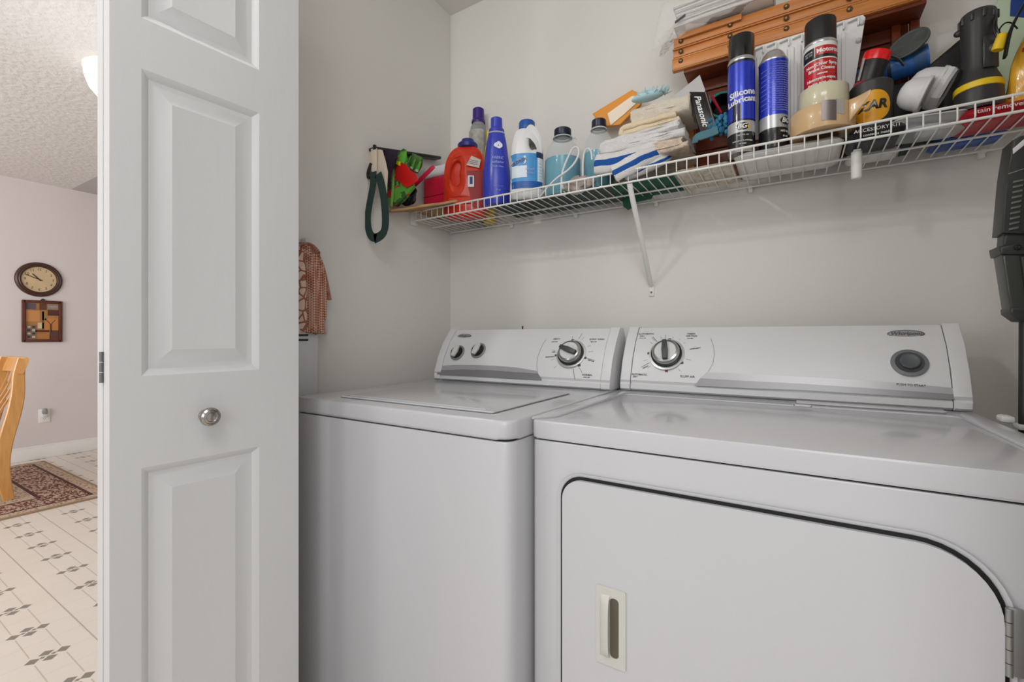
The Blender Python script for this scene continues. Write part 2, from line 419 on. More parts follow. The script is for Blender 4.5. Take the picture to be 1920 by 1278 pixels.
def rays(mb, put, c, items, m):
    for ang, r0, r1, w in items:
        r0, r1, w = r0*1.5, r1*1.5, w*1.6
        a = radians(ang); d = (cos(a), sin(a)); n = (-sin(a)*w/2, cos(a)*w/2)
        draw(mb, put, [(c[0]+d[0]*r0+n[0], c[1]+d[1]*r0+n[1]), (c[0]+d[0]*r1+n[0], c[1]+d[1]*r1+n[1]), (c[0]+d[0]*r1-n[0], c[1]+d[1]*r1-n[1]), (c[0]+d[0]*r0-n[0], c[1]+d[1]*r0-n[1])], m)
def lettering(mb, put, items, m, parent):
    for sx, x, y, size, rot in items:
        mb = MB(); me = text_mesh(sx, size*1.5, .0002, bold=.00012)
        mb.mesh(me, lambda v: put(Vector((x+v.x*cos(rot)-v.y*sin(rot), y+v.x*sin(rot)+v.y*cos(rot), v.z+.0006))), m); mb.build('dial_lettering', None, parent)
def badge(parent, fr, px, py, w, h, name='badge'):
    Mx = fr(px, py)
    o = MB().prism(ell(w, h), .0012, Mx, bev=.0004).build(name, mat('badge_rim', (120, 120, 124), .3, .6), parent)
    MB().prism(ell(w*.9, h*.78), .0005, Mx @ T(0, 0, .0012)).build('badge_plate', mat('badge_silver', (176, 176, 178), .25, .5), o)
    b = MB(); write(b, 'Whirlpool', h*.62, Mx @ T(0, 0, .0019), M_ink, shear=.25, bold=.0001); b.build('badge_lettering', None, o)
def body(parent, x0, x1, y0, y1, ztop, th, rc, name='cabinet'):
    o = parent.location; w, d = x1-x0, y1-y0; cx_, cy_ = (x0+x1)/2-o.x, (y0+y1)/2-o.y
    MB().prism(rrect(w-.004, d-.004, rc, 7), ztop-th-.0035-.02, T(cx_, cy_, .02), bev=.003).build(name, M_enamel, parent, ang=50)
    MB().prism(rrect(w-.016, d-.016, rc*.7, 5), .008, T(cx_, cy_, ztop-th-.006)).build('seam_shade', M_groove, parent)  # near-black slab stands in for the shade inside the seam below the top
    for sx in (-1, 1):
        for sy in (-1, 1): MB().lathe([(0, 0), (.018, 0), (.018, .006), (.008, .008), (.008, .021), (0, .021)], 16, T(cx_+sx*(w/2-.05), cy_+sy*(d/2-.05), 0)).build('foot', M_black, parent)
# washer
wx0, wx1, wy0, wy1, ZT = -1.088, -.430, .690, 1.300, .914
washer = thing('washing_machine', 'white top loading washer with a closed lid, beside the folded door', 'washing machine', ((wx0+wx1)/2, (wy0+wy1)/2, 0))
o = washer.location; body(washer, wx0, wx1, wy0, wy1, ZT, .036, .028)
b = MB().prism(rrect(wx1-wx0, wy1-wy0, .032, 8), .036, T(0, 0, ZT-.036), bev=.007); b.build('top_panel', M_enamel, washer, ang=60)
lx0, lx1, ly0, ly1 = -.965, -.503, .742, 1.105
I = T(-o.x, -o.y, 0)
MB().prism(rrect(lx1-lx0+.004, ly1-ly0+.004, .006, 3), .0006, I @ T((lx0+lx1)/2, (ly0+ly1)/2, ZT)).build('lid_gap', mat('lid_gap_grey', (120, 120, 122), .8), washer)
lid = MB().prism(rrect(lx1-lx0, ly1-ly0, .008, 4), .0042, I @ T((lx0+lx1)/2, (ly0+ly1)/2, ZT+.0006), bev=.0018).build('lid', M_enamel, washer, ang=60)
MB().prism(rrect(lx1-lx0-.05, .006, .0028, 4), .0028, I @ T((lx0+lx1)/2, ly0+.012, ZT+.0045), bev=.001).build('lid_ridge', M_enamel, lid)
a1, a2 = console(washer, wx0+.008, wx1-.004, 1.228, ZT+.0005, 1.091, .085, True)
put, pos, fr = on_console(washer, 0, 1.228, ZT+.0005, 1.091, .085)
def small_knob(parent, Mx, r, turn):
    k = MB().lathe([(r*1.25, 0), (r*1.25, .0015), (r*1.08, .003), (r, .004), (r*.97, .003)], 32, Mx).build('knob', M_gmid, parent)
    MB().lathe([(r, .001), (r*.98, .008), (r*.9, .012), (0, .012)], 32, Mx).build('knob_skirt', M_black, k)
    sh = [(-.30*r, -.86*r), (0, -.95*r), (.30*r, -.86*r), (.46*r, 0), (.30*r, .86*r), (0, .95*r), (-.30*r, .86*r), (-.46*r, 0)]
    MB().prism(sh, .010, Mx @ R(turn) @ T(0, 0, .010), bev=.0012).build('knob_grip', M_gknob, k)
small_knob(washer, fr(858, 661), .0235, radians(-8)); small_knob(washer, fr(897, 657), .0235, radians(-14))
def dial(parent, Mx, r, turn):
    k = MB().lathe([(r*1.22, .0004), (r*1.22, .0016), (r*1.03, .0022)], 40, Mx).build('timer_dial', mat('dial_ring', (178, 178, 178), .3, .5), parent)
    MB().lathe([(r*1.04, .001), (r*1.04, .010), (r*.93, .012)], 40, Mx).build('dial_skirt', M_black, k)
    MB().lathe([(r*.95, .004), (r*.93, .018), (r*.86, .022), (r*.74, .0235)], 40, Mx).build('dial_rim', M_dial, k)
    MB().lathe([(r*.75, .023), (r*.70, .0215), (0, .0215)], 40, Mx).build('dial_face', M_gknob, k)
    sh = [(-.16*r, -.72*r), (.16*r, -.72*r), (.20*r, 0), (.13*r, .78*r), (-.13*r, .78*r), (-.20*r, 0)]
    MB().prism(sh, .013, Mx @ R(turn) @ T(0, 0, .020), bev=.0012).build('dial_grip', M_gdark, k)
dial(washer, fr(1071, 663), .0385, radians(70))
badge(washer, fr, 871, 630, .062, .019)
b = MB(); P_ = lambda px, py: pos(px, py)
up = [P_(*q) for q in ((826, 685.5), (850, 684), (890, 684), (930, 685.5), (970, 689), (1006, 695), (1008, 699))]
draw(b, put, [P_(822, 694)]+up+[P_(1009, 700), P_(965, 697), (P_(920, 693.5)), P_(870, 692)], M_silver)
b.build('silver_band', M_silver, washer)
b = MB(); draw(b, put, [P_(819, 702.5), P_(821, 694), P_(870, 692.3), P_(920, 693.8), P_(965, 697.3), P_(1009, 700), P_(1013, 706), P_(1016, 712.5), P_(970, 710.3), P_(900, 706.3)], M_silver2, d=.0007)
b.build('silver_band', M_silver2, washer)
b = MB(); c0 = P_(1071, 663)
ar = [(1024, 636), (1015, 650), (1008, 668), (1006, 688), (1008, 700)]
for p, q in zip(ar, ar[1:]): draw(b, put, [P_(p[0], p[1]), P_(p[0]+1, p[1]), P_(q[0]+1, q[1]), P_(q[0], q[1])], mat('panel_line', (150, 150, 152), .5))
b.build('panel_line', None, washer); b = MB()
rays(b, put, c0, [(100, .036, .044, .0006), (78, .036, .052, .0008), (66, .036, .044, .0005), (28, .036, .043, .0005), (8, .036, .046, .0005), (-14, .034, .055, .0006), (-52, .034, .050, .0006), (-72, .034, .056, .0008), (170, .038, .045, .0005), (200, .036, .045, .0005), (225, .038, .046, .0005)], M_ink)
b.build('tick_marks', None, washer); b = MB()
for an in (98, 188, -15, -48):
    a = radians(an); x, y = c0[0]+.049*cos(a), c0[1]+.049*sin(a); draw(b, put, rrect(.009, .007, .001, 2, x, y), M_ink, .0008)
b.build('index_marks', None, washer)
lettering(b, put, [('HEAVY', *P_(1044, 635.5), .0050, 0), ('soil level', *P_(1040, 640.5), .0040, 0), ('QUICK WASH', *P_(1119, 636), .0050, 0), ('light soil', *P_(1113, 640.5), .0036, 0), ('OFF', *P_(1038, 660), .0042, 0), ('PREWASH', *P_(1031, 669), .0044, .12),
    ('NORMAL', *P_(1101, 703), .0052, 0), ('rinse, spin', *P_(1100, 707), .0034, 0), ('MEDIUM', *P_(1108, 676), .0036, -.25)], M_ink, washer)
# supply hose end poking above the console
cpx_ = PY(984, 615, 1.36); b = MB().tube([(cpx_.x, 1.345, 1.0915), (cpx_.x, 1.345, 1.103)], .0025)
tag(b.build('drain_clip', M_black), 'small black pin sticking up on top of the washer console', 'clip')

# dryer
dx0, dx1, dy0, dy1 = -.425, .314, .757, 1.36
dryer = thing('clothes_dryer', 'white front loading dryer with a wide square door, beside the washer', 'dryer', ((dx0+dx1)/2, (dy0+dy1)/2, 0))
o = dryer.location; I = T(-o.x, -o.y, 0)
body(dryer, dx0, dx1, dy0, dy1, ZT, .039, .010)
MB().prism(rrect(dx1-dx0, dy1-dy0, .012, 6), .034, T(0, 0, ZT-.039), bev=.004).build('top_panel', M_enamel, dryer, ang=60)
# raised rim round both sides and back of the top
rim = [(dx0+.001, dy0+.001), (dx0+.001, dy1-.005), (dx1-.001, dy1-.005), (dx1-.001, dy0+.001), (dx1-.034, dy0+.04)]
rim += [(dx1-.036, 1.195)]+[(dx1-.056+.02*cos(t), 1.195+.02*sin(t)) for t in (radians(20), radians(45), radians(70))]+[(dx1-.056, 1.216)]
rim += [(dx0+.056, 1.216)]+[(dx0+.056-.02*sin(t), 1.195+.02*cos(t)) for t in (radians(20), radians(45), radians(70))]+[(dx0+.036, 1.195), (dx0+.034, dy0+.04)]
MB().prism(rim, .0055, I @ T(0, 0, ZT-.0055), bev=.002).build('top_rim', M_enamel, dryer, ang=60)
lf0, lf1 = PZ(1487, 765, ZT), PZ(1790, 775, ZT)
b = MB().prism(rrect(.255, .036, .006, 3), .004, I @ T(.135, 1.238, ZT+.0003), bev=.0015); lc = b.build('lint_screen_cover', M_enamel, dryer)
hp = PZ(1505, 764, ZT)
b = MB().prism(rrect(.030, .020, .004, 3), .003, I @ T(hp.x, hp.y-.004, ZT+.0035), bev=.001); b.build('lint_handle', M_plastic_w, lc)
MB().prism(rrect(.033, .023, .004, 3), .0004, I @ T(hp.x, hp.y-.004, ZT+.0042)).build('lint_handle_gap', mat('lid_gap_grey', (120, 120, 122)), lc)
console(dryer, dx0+.006, dx1-.004, 1.272, ZT+.0005, 1.093, .085, True)
put, pos, fr = on_console(dryer, 0, 1.272, ZT+.0005, 1.093, .085)
P_ = pos
dial(dryer, fr(1250, 664), .0395, radians(8))
badge(dryer, fr, 1698, 626, .066, .021)
Mx = fr(1705, 680)
k = MB().lathe([(0.0323, 0), (0.0323, .002), (0.0248, .003), (0.0225, .001)], 40, Mx).build('start_button', mat('start_ring', (112, 114, 116), .4), dryer)
MB().lathe([(0.0248, .001), (0.0248, .004), (0.0188, .0035), (0, .0035)], 40, Mx).build('button_well', mat('start_well', (62, 64, 66), .45), k)
MB().lathe([(0.0173, .003), (0.0173, .009), (0.0158, .0105), (0.0090, .0095), (0, .009)], 40, Mx).build('button_cap', mat('start_cap', (84, 90, 92), .35), k)
b = MB(); draw(b, put, [P_(1325, 698), P_(1400, 701), P_(1520, 707), P_(1650, 715), P_(1787, 727), P_(1788, 739), P_(1650, 729), P_(1500, 719), P_(1400, 714), P_(1313, 709)], M_silver)
b.build('silver_band', M_silver, dryer)
b = MB(); draw(b, put, [P_(1313, 709), P_(1400, 714), P_(1500, 719), P_(1650, 729), P_(1788, 739), P_(1789.5, 749), P_(1650, 740), P_(1500, 731), P_(1400, 727.5), P_(1302, 723)], M_silver2, .0007)
b.build('silver_band', M_silver2, dryer)
b = MB(); c0 = P_(1250, 664)
ar = [(1332, 634), (1337, 648), (1339, 664), (1336, 682), (1327, 697)]
for p, q in zip(ar, ar[1:]): draw(b, put, [P_(p[0], p[1]), P_(p[0]+1.2, p[1]), P_(q[0]+1.2, q[1]), P_(q[0], q[1])], mat('panel_line', (150, 150, 152), .5))
b.build('panel_line', None, dryer); b = MB()
rays(b, put, c0, [(100, .036, .045, .0006), (112, .036, .043, .0005), (128, .034, .050, .0009), (131, .038, .050, .0006), (143, .036, .042, .0005), (200, .036, .044, .0005), (212, .034, .052, .0008), (222, .036, .043, .0005), (15, .042, .058, .0006), (40, .036, .040, .0005), (60, .036, .040, .0005), (80, .036, .040, .0005), (-14, .036, .045, .0005), (-50, .036, .042, .0005)], M_ink)
b.build('tick_marks', None, dryer); b = MB()
for an in (88, 178, -30, -85):
    a = radians(an); x, y = c0[0]+.0495*cos(a), c0[1]+.0495*sin(a); draw(b, put, rrect(.008, .007, .001, 2, x, y), mat('mark_dark_red', (110, 70, 70), .6), .0008)
b.build('index_marks', None, dryer)
lettering(b, put, [('AUTOMATIC', *P_(1212, 626), .0052, 0), ('DRY', *P_(1204, 630), .0048, 0), ('more dry', *P_(1205, 633.5), .0035, 0), ('TIMED', *P_(1296, 626), .0052, 0), ('DRYING', *P_(1297, 630), .0052, 0), ('minutes', *P_(1294, 634), .0034, 0),
   ('wrinkle guard', *P_(1303, 653), .0034, .2), ('AUTOMATIC', *P_(1199, 702), .0050, 0), ('DRY', *P_(1191, 706), .0046, 0), ('FLUFF AIR', *P_(1289, 706), .0056, 0), ('delicate', *P_(1210, 688), .0036, .55), ('PUSH TO START', *P_(1708, 722), .0044, -.02)], M_ink, dryer)
# dryer door, set in a pressed recess
DF = frame((-o.x, dy0-o.y+.0005, 0), (1, 0, 0), (0, 0, 1)); DW = frame((0, dy0+.0005, 0), (1, 0, 0), (0, 0, 1))
gx0 = cast(DW, 1053, 1000)[0]; gz1 = cast(DW, 1098, 896)[1]; gx1 = cast(DW, 1890, 1130)[0]; gz0 = .26
wd, hd = gx1-gx0, gz1-gz0; cxd, czd = (gx0+gx1)/2, (gz0+gz1)/2
def door_outline(ins, rL=.042, rR=.085):
    out = []
    for qx, qy, a, r in ((1, 1, 0, rR), (-1, 1, 90, rL), (-1, -1, 180, rL), (1, -1, 270, rR)):
        for i in range(11):
            t = radians(a+90*i/10); out.append((cxd+qx*(wd/2-r)+(r-ins)*cos(t), czd+qy*(hd/2-r)+(r-ins)*sin(t)))
    return out
b = MB(); prev = None
for ins, dep in ((-.007, .0002), (-.004, -.0002), (-.001, -.0022), (.0, -.003)):
    cur = [b.bm.verts.new(DF @ Vector((x, y, dep+.0024))) for x, y in door_outline(ins)]
    if prev:
        for i in range(len(cur)): b.bm.faces.new((prev[i], prev[(i+1) % len(cur)], cur[(i+1) % len(cur)], cur[i]))
    prev = cur
b.build('door_surround', M_enamel, dryer, ang=70)
MB().prism(door_outline(-.001), .0008, DF @ T(0, 0, .0002)).build('door_gap', M_groove, dryer)
dd = MB().prism(door_outline(.0046), .0068, DF @ T(0, 0, .001), bev=.0028).build('door', M_enamel, dryer, ang=70)
zd = .0078
# recessed pull: a cream plate with a scooped pocket and a rounded grip
DD = DW @ T(0, 0, zd); h0 = cast(DD, 1118, 1092); h1 = cast(DD, 1174, 1100); hb = cast(DD, 1174, 1257)
hx0, hx1, hz1, hz0 = h0[0], h1[0], h0[1]-.001, cast(DD, 1120, 1238)[1]
hw, hh_ = hx1-hx0, hz1-hz0; HM = DF @ T((hx0+hx1)/2, (hz0+hz1)/2, zd)
M_cream = mat('cream_plastic', (192, 191, 184), .4)
outer = rrect(hw, hh_, .003, 4); inner = rrect(hw*.30, hh_*.76, hw*.13, 4, hw*.12, 0)
b = MB(); N = len(outer)
o1 = [b.bm.verts.new(HM @ Vector((x, y, .0002))) for x, y in outer]; o2 = [b.bm.verts.new(HM @ Vector((x*.985, y*.995, .002))) for x, y in outer]
i1 = [b.bm.verts.new(HM @ Vector((x, y, .002))) for x, y in inner]; i2 = [b.bm.verts.new(HM @ Vector((x, y, .0003))) for x, y in inner]
for A_, B_ in ((o1, o2), (o2, i1), (i1, i2)):
    for i in range(N): b.bm.faces.new((A_[i], A_[(i+1) % N], B_[(i+1) % N], B_[i]))
hd_ = b.build('door_handle', M_cream, dd, ang=50)
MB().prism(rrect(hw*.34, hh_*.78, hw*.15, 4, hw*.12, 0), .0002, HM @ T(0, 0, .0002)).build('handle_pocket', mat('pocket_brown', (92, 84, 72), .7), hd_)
b = MB(); gl = hh_*.80
b.surf(lambda u, v: HM @ Vector((-.20*hw+(u-.5)*hw*.34, (v-.5)*gl, .0018+.010*max(0, (1-(2*abs(v-.5))**3.2))**.5*max(0, sin(pi*(u*.5)))**.6)), 8, 16)
b.surf(lambda u, v: HM @ Vector((-.03*hw, (v-.5)*gl, .0018+u*.010*max(0, (1-(2*abs(v-.5))**3.2))**.5)), 2, 16)
b.build('handle_grip', M_cream, hd_, ang=60)
b = MB(); HZ0, HZ1 = cast(DW, 1895, 1135)[1], cast(DW, 1895, 1262)[1]
b.box((gx1+.005, (HZ0+HZ1)/2, .004), (.013, abs(HZ1-HZ0), .004), .001, M=DF)
for i in range(5): b.lathe([(0, 0), (.0036, 0), (.0036, abs(HZ1-HZ0)/5-.001), (0, abs(HZ1-HZ0)/5-.001)], 12, DF @ T(gx1-.001, min(HZ0, HZ1)+i*abs(HZ1-HZ0)/5, .007) @ R(-pi/2, 'X'))
b.build('door_hinge', mat('hinge_grey', (150, 150, 148), .35, .6), dryer)

# ---------------------------------------------------------------- wire shelf
YF, ZD, ZL = 1.24, 1.495, 1.528
shelf = thing('wire_shelf', 'white wire shelf fixed across the back wall above the machines', 'shelf', (-.35, 1.35, ZD))
I = T(.35, -1.35, -ZD); SX0, SX1 = -1.196, .60; r_ = .0016
b = MB()
x = SX0+.012
while x < SX1:
    b.tube([I @ Vector(p) for p in ((x, YF-.0006, ZL), (x, YF-.0006, ZD+.006), (x, YF+.003, ZD+.0022), (x, YF+.010, ZD+.0012), (x, YB-.024, ZD+.0012))], r_, 6); x += .0257
b.build('deck_wires', M_wire, shelf)['kind'] = 'stuff'
for y, z, r in ((YF, ZL, .003), (YF, ZD, .0028), (YF+.105, ZD-.0026, .0026), (YB-.024, ZD-.0026, .0026)):
    MB().tube([I @ Vector((SX0, y, z)), I @ Vector((SX1, y, z))], r, 10).build('support_rod', M_wire, shelf)
b = MB().box((XL+.0055, YF+.012, (ZL+ZD)/2-.001), (.010, .034, .056), .002, M=I).box((XL+.009, YF+.010, (ZL+ZD)/2-.001), (.014, .010, .044), .002, M=I)
b.build('end_bracket', M_wire, shelf)
for px in (830, 962, 1082, 1232, 1408, 1837):
    X = PY(px, 400, YB).x
    MB().box((X, YB-.009, ZD-.007), (.012, .016, .018), .003, M=I).box((X, YB-.022, ZD-.0026), (.012, .010, .010), .003, M=I).build('wall_clip', M_wire, shelf)
# support poles
def pole(X, ytop, label, zb):
    t = thing('shelf_support', label, 'bracket', (X, YB, zb), 0)
    b = MB(); a = Vector((0, -.006, .008)); e = Vector((0, YF-YB+.002, ZD-.008-zb)); L_ = (e-a)
    sec = [(.0078*cos(q), .0052*sin(q)) for q in [2*pi*i/14 for i in range(14)]]
    b.sweep([a, a+L_*.08, a+L_*.5, a+L_*.97, e+Vector((0, 0, .004))], sec, up=(0, 1, 1), scale=[.7, 1, 1, 1, 1]); b.build('pole', M_wire, t)
    MB().box((0, -.0025, -.008), (.016, .004, .034), .002).build('foot_plate', M_wire, t)
    MB().lathe([(.0036, 0), (.0034, .0016), (.001, .002), (0, .0012)], 14, T(0, -.0046, -.012) @ R(pi/2, 'X')).build('screw', M_gmid, t)
pb = PY(1222, 541, YB); pole(pb.x, 0, 'slanted white support pole under the middle of the wire shelf', pb.z)
st = PY(1606, 290, 1.30)
b = MB().lathe([(0, 0), (.0085, .001), (.0105, .004), (.0105, .062), (0, .062)], 20, T(st.x, 1.30, 1.428)).box((st.x, 1.30, 1.4905), (.014, .03, .003), .001)
tag(b.build('bracket_stub', M_wire), 'short round white bracket end hanging under the right part of the shelf', 'bracket')
# ---------------------------------------------------------------- things on the shelf
DK = ZD+.0032      # top of the deck wires
def wob(v, s, k, seed=0): return noise.noise(Vector((v[0]*s+seed, v[1]*s, v[2]*s)))*k
def pack(name, label, cat, px0, px1, y0, y1, z0, th, m, group=None, bev=.006, wk=.003, seed=0, text=None, tm=None):
    """soft flat packet lying on the deck; px0..px1 read at its front edge"""
    xa_, xb_ = PY(px0, 300, y0).x, PY(px1, 300, y0).x
    b = MB(); cx_ = (xa_+xb_)/2; w = xb_-xa_; d = y1-y0
    def top(u, v):
        e = min(1, min(u, 1-u)*10)*min(1, min(v, 1-v)*8); return Vector(((u-.5)*w, (v-.5)*d, th*.45+th*.5*e**.5+wob((u*w, v*d, 0), 40, wk, seed)*e))
    def bot(u, v):
        e = min(1, min(u, 1-u)*10)*min(1, min(v, 1-v)*8); return Vector(((u-.5)*w, (v-.5)*d, th*.45-th*.44*e**.5+abs(wob((u*w, v*d, 0), 45, wk*.5, seed+5))*e))
    b.surf(top, 24, 12, m); b.surf(bot, 24, 12, m); bmesh.ops.remove_doubles(b.bm, verts=b.bm.verts[:], dist=.0002)
    o = b.build(name, m, ang=70); o.location = (cx_, (y0+y1)/2, z0)
    if text:
        b = MB()
        for sx, size, x, z in text: write(b, sx, size, T(x, -d/2-.0004, z) @ R(pi/2, 'X'), tm)
        b.build('lettering', None, o)
    return tag(o, label, cat, group)
def rnd(x): return sqrt(max(.2, 1-2.6*x*x))
def jug(name, px, Y, w, h, d, splines, m, label, cat, turn=0, z=DK, bev=None, top=.5):
    X, Y, rz, kx, kz = spot(px, Y)
    t = thing(name, label, cat, (X, Y, z), rz+turn)
    k_ = bev or .16
    me = curve_mesh(splines, .5, k_, 6); me.transform(Matrix.Diagonal((1, 1, d, 1)))
    b = MB(); b.mesh(me, lambda v: Vector((v.x*w, -v.z*rnd(v.x)*(1-(1-top)*max(0, min(1, (v.y-.5)/.45))**1.5), v.y*h)), m); b.build('bottle', m, t, ang=60)
    return t, w, h, d

# brown paper bag lying under the tote bags
M_kraft = mat('kraft_paper', (176, 138, 92), .8, var=.2, vscale=30)
b = MB(); b.prism([(-1.205, 1.108), (-1.17, 1.105), (-1.06, 1.19), (-.985, 1.232), (-1.05, 1.262), (-1.085, 1.395), (-1.205, 1.395)], .008, None, M_kraft, bev=.002)
bmesh.ops.triangulate(b.bm, faces=b.bm.faces[:]); bmesh.ops.subdivide_edges(b.bm, edges=b.bm.edges[:], cuts=3)
for v in b.bm.verts: v.co.z += 1.5335-.30*max(0, 1.238-v.co.y)+wob(v.co, 40, .003)
tag(b.build('paper_bag', M_kraft), 'flattened brown paper bag poking out over the left end of the wire shelf', 'paper bag')
# dark board lying along the left wall on top of the folded bags
q0, q1 = PX(697, 279, XL+.020), PX(822, 297, XL+.020)
bl = thing('storage_board', 'thin black board along the left wall, on top of the folded bags', 'board', q0)
dv = (q1-q0); Mb = frame((0, 0, 0), dv, Vector((0, 0, 1)))
MB().box((dv.length/2, 0, 0), (dv.length, .012, .034), .004, M=Mb).build('panel', mat('board_black', (34, 32, 32), .35, var=.3, vscale=20), bl)
MB().tube([Mb @ Vector((-.002, -.006, .017)), Mb @ Vector((-.002, .008, .017))], .006, 8).build('end_stop', M_black, bl)
M_cream_c = mat('cream_canvas', (222, 208, 190), .9, bump=.3, bscale=300, var=.08)
M_green_s = mat('dark_green_webbing', (38, 60, 55), .85, bump=.3, bscale=400)
def facing_panel(name, label, cat, pts, Y, th, m, turn=0, seed=0, amp=.003, group=None, bev=.002, parent=None):
    """soft panel at depth Y, facing the room"""
    V = [PY(px, py, Y) for px, py in pts]; cx_ = sum(v.x for v in V)/len(V); zb = min(v.z for v in V)
    b = MB(); b.prism([(v.x-cx_, v.z-zb) for v in V], th, frame((0, 0, 0), (1, 0, 0), (0, 0, 1)), m, bev=bev)
    bmesh.ops.triangulate(b.bm, faces=b.bm.faces[:]); bmesh.ops.subdivide_edges(b.bm, edges=b.bm.edges[:], cuts=2)
    for v in b.bm.verts: v.co.y += wob(v.co, 30, amp, seed)
    o = b.build(name, m, parent, ang=60); o.location = (cx_, Y, zb)
    if parent: o.location = Vector((cx_, Y, zb))-parent.location
    if label: tag(o, label, cat, group)
    return o
def smooth(P, k=3):
    for _ in range(k):
        Q = [P[0]]
        for a, b_ in zip(P, P[1:]): Q += [a*.75+b_*.25, a*.25+b_*.75]
        P = Q+[P[-1]]
    return P
tote = facing_panel('tote_bag', 'folded cream canvas tote bag with dark green straps at the shelf end', 'bag', [(709, 282), (718, 282), (722, 296), (728, 322), (726, 362), (718, 352), (709, 325)], 1.060, .012, M_cream_c, seed=3)
MB().prism([(v.x-tote.location.x, v.z-tote.location.z) for v in [PY(*q, 1.048) for q in ((700, 281), (709, 279), (709, 327), (704, 336), (701, 322))]], .010, frame((0, -.014, 0), (1, 0, 0), (0, 0, 1)), bev=.003).build('folded_flap', M_cream_c, tote)
MB().prism([(v.x-tote.location.x, v.z-tote.location.z) for v in [PY(*q, 1.052) for q in ((695, 284), (700, 281), (700, 320), (694, 318))]], .006, frame((0, -.010, 0), (1, 0, 0), (0, 0, 1)), bev=.002).build('folded_flap', M_cream_c, tote)
ol = tote.location
for sp, w_ in (([(709, 326), (716, 348), (721, 378), (723, 408), (722, 430), (716, 441), (702, 448)], .015), ([(700, 322), (700, 345), (694, 375), (689, 405), (690, 428), (696, 444), (706, 446)], .014)):
    V = smooth([PY(px, py, 1.030)-ol for px, py in sp], 2)
    MB().sweep(V, [(-.0013, -w_), (.0013, -w_), (.0013, w_), (-.0013, w_)], up=(.9, 0, .2), m=M_green_s).build('strap', M_green_s, tote)
V = smooth([PY(px, py, 1.036)-ol for px, py in ((696, 306), (691, 318), (689, 330), (693, 334), (697, 322))], 2)
MB().sweep(V, [(-.0013, -.006), (.0013, -.006), (.0013, .006), (-.0013, .006)], up=(1, 0, .3), m=M_black).build('strap', M_black, tote)
facing_panel('shopping_bag', 'folded purple and black bag standing between cream tote and pepper print bag', 'bag', [(719, 283), (729, 284), (745, 282), (745, 300), (735, 318), (732, 345), (729, 352), (725, 320)], 1.098, .012, mat('dark_purple_fabric', (44, 34, 52), .8, var=.5, vscale=50), seed=11)
pk = NT('vegetable_print_fabric', .7)
v1 = pk.noise(26, None, 2); v2 = pk.noise(18, pk.scaled((1, 1, 2)), 1)
c = pk.mix(pk.ma('GREATER_THAN', v1, .5), lin((92, 158, 56)), lin((46, 92, 44))); c = pk.mix(pk.ma('GREATER_THAN', v2, .60), c, lin((196, 34, 28))); M_veg = pk.done(c)
veg = facing_panel('produce_bag', 'folded grocery bag printed with red peppers and green leaves', 'bag', [(727, 345), (733, 318), (741, 300), (752, 288), (762, 281), (764, 300), (772, 330), (780, 352), (764, 372), (748, 388), (737, 387), (728, 378)], 1.140, .016, M_veg, seed=8, amp=.003)
ol = veg.location
M_pyel = mat('print_yellow', (236, 214, 40), .6); M_pred = mat('pepper_red', (206, 24, 22), .5); M_pgrn = mat('leaf_green', (92, 172, 52), .6)
for nm, pts, m_, dz in (('pepper_print', [(740, 318), (745, 308), (752, 302), (760, 307), (768, 318), (779, 326), (783, 338), (772, 346), (762, 352), (753, 345), (746, 338), (740, 330)], M_pred, .0),
                    ('yellow_print', [(742, 307), (744, 301), (751, 303), (750, 311)], M_pyel, -.002),
                    ('leaf_print', [(746, 300), (752, 290), (762, 282), (760, 300), (757, 307), (750, 303)], M_pgrn, -.001), ('stem_print', [(733, 322), (738, 316), (738, 345), (735, 388), (731, 386), (734, 350)], mat('print_pale_green', (150, 186, 92), .6), 0)):
    Vp = [PY(px, py, 1.118)-ol for px, py in pts]
    MB().prism([(v.x, v.z) for v in Vp], .002, frame((0, -.0185+dz, 0), (1, 0, 0), (0, 0, 1)), m_, bev=.0006).build(nm, m_, veg)
gr = facing_panel('produce_bag', 'folded green and grey grocery bag behind the pepper print bag', 'bag', [(764, 284), (776, 288), (794, 296), (792, 312), (784, 326), (770, 322), (764, 306)], 1.225, .014, mat('dull_green_fabric', (86, 118, 66), .8, var=.5, vscale=40), seed=18, amp=.002)
for k_, pts in enumerate((((766, 296), (771, 291), (764, 314), (760, 311)), ((776, 300), (780, 297), (774, 318), (769, 314)), ((786, 303), (790, 302), (784, 323), (778, 320)))):
    MB().prism([(v.x-gr.location.x, v.z-gr.location.z) for v in [PY(*q, 1.205) for q in pts]], .002, frame((0, -.018, 0), (1, 0, 0), (0, 0, 1)), bev=.0006).build('leaf_print', M_pgrn, gr)
    MB().prism([(v.x-gr.location.x, v.z-gr.location.z) for v in [PY(*q, 1.204) for q in ((pts[2][0]-4, pts[2][1]-6), (pts[2][0], pts[2][1]-5), (pts[2][0]-1, pts[2][1]), (pts[3][0]-1, pts[3][1]))]], .002, frame((0, -.020, 0), (1, 0, 0), (0, 0, 1)), bev=.0006).build('root_print', mat('root_white', (214, 196, 180), .6), gr)
# crumpled black mesh bag
b = MB(); cp = PY(764, 366, 1.165)
def crump(u, v):
    th = pi*v; ph = 2*pi*u; r = 1+.16*sin(9*ph+3*th)+.25*noise.noise(Vector((cos(ph)*2, sin(ph)*2, th)))
    return Vector((.036*sin(th)*cos(ph)*r, .020*sin(th)*sin(ph)*r, .035-.036*cos(th)*(.95+.05*r)))
b.surf(crump, 48, 16); o = b.build('mesh_bag', mat('black_purple_nylon', (26, 20, 30), .35, var=.6, vscale=30)); o.location = (cp.x, 1.165, cp.z-.036)
tag(o, 'crumpled black and purple nylon bag on top of the brown paper bag', 'bag')

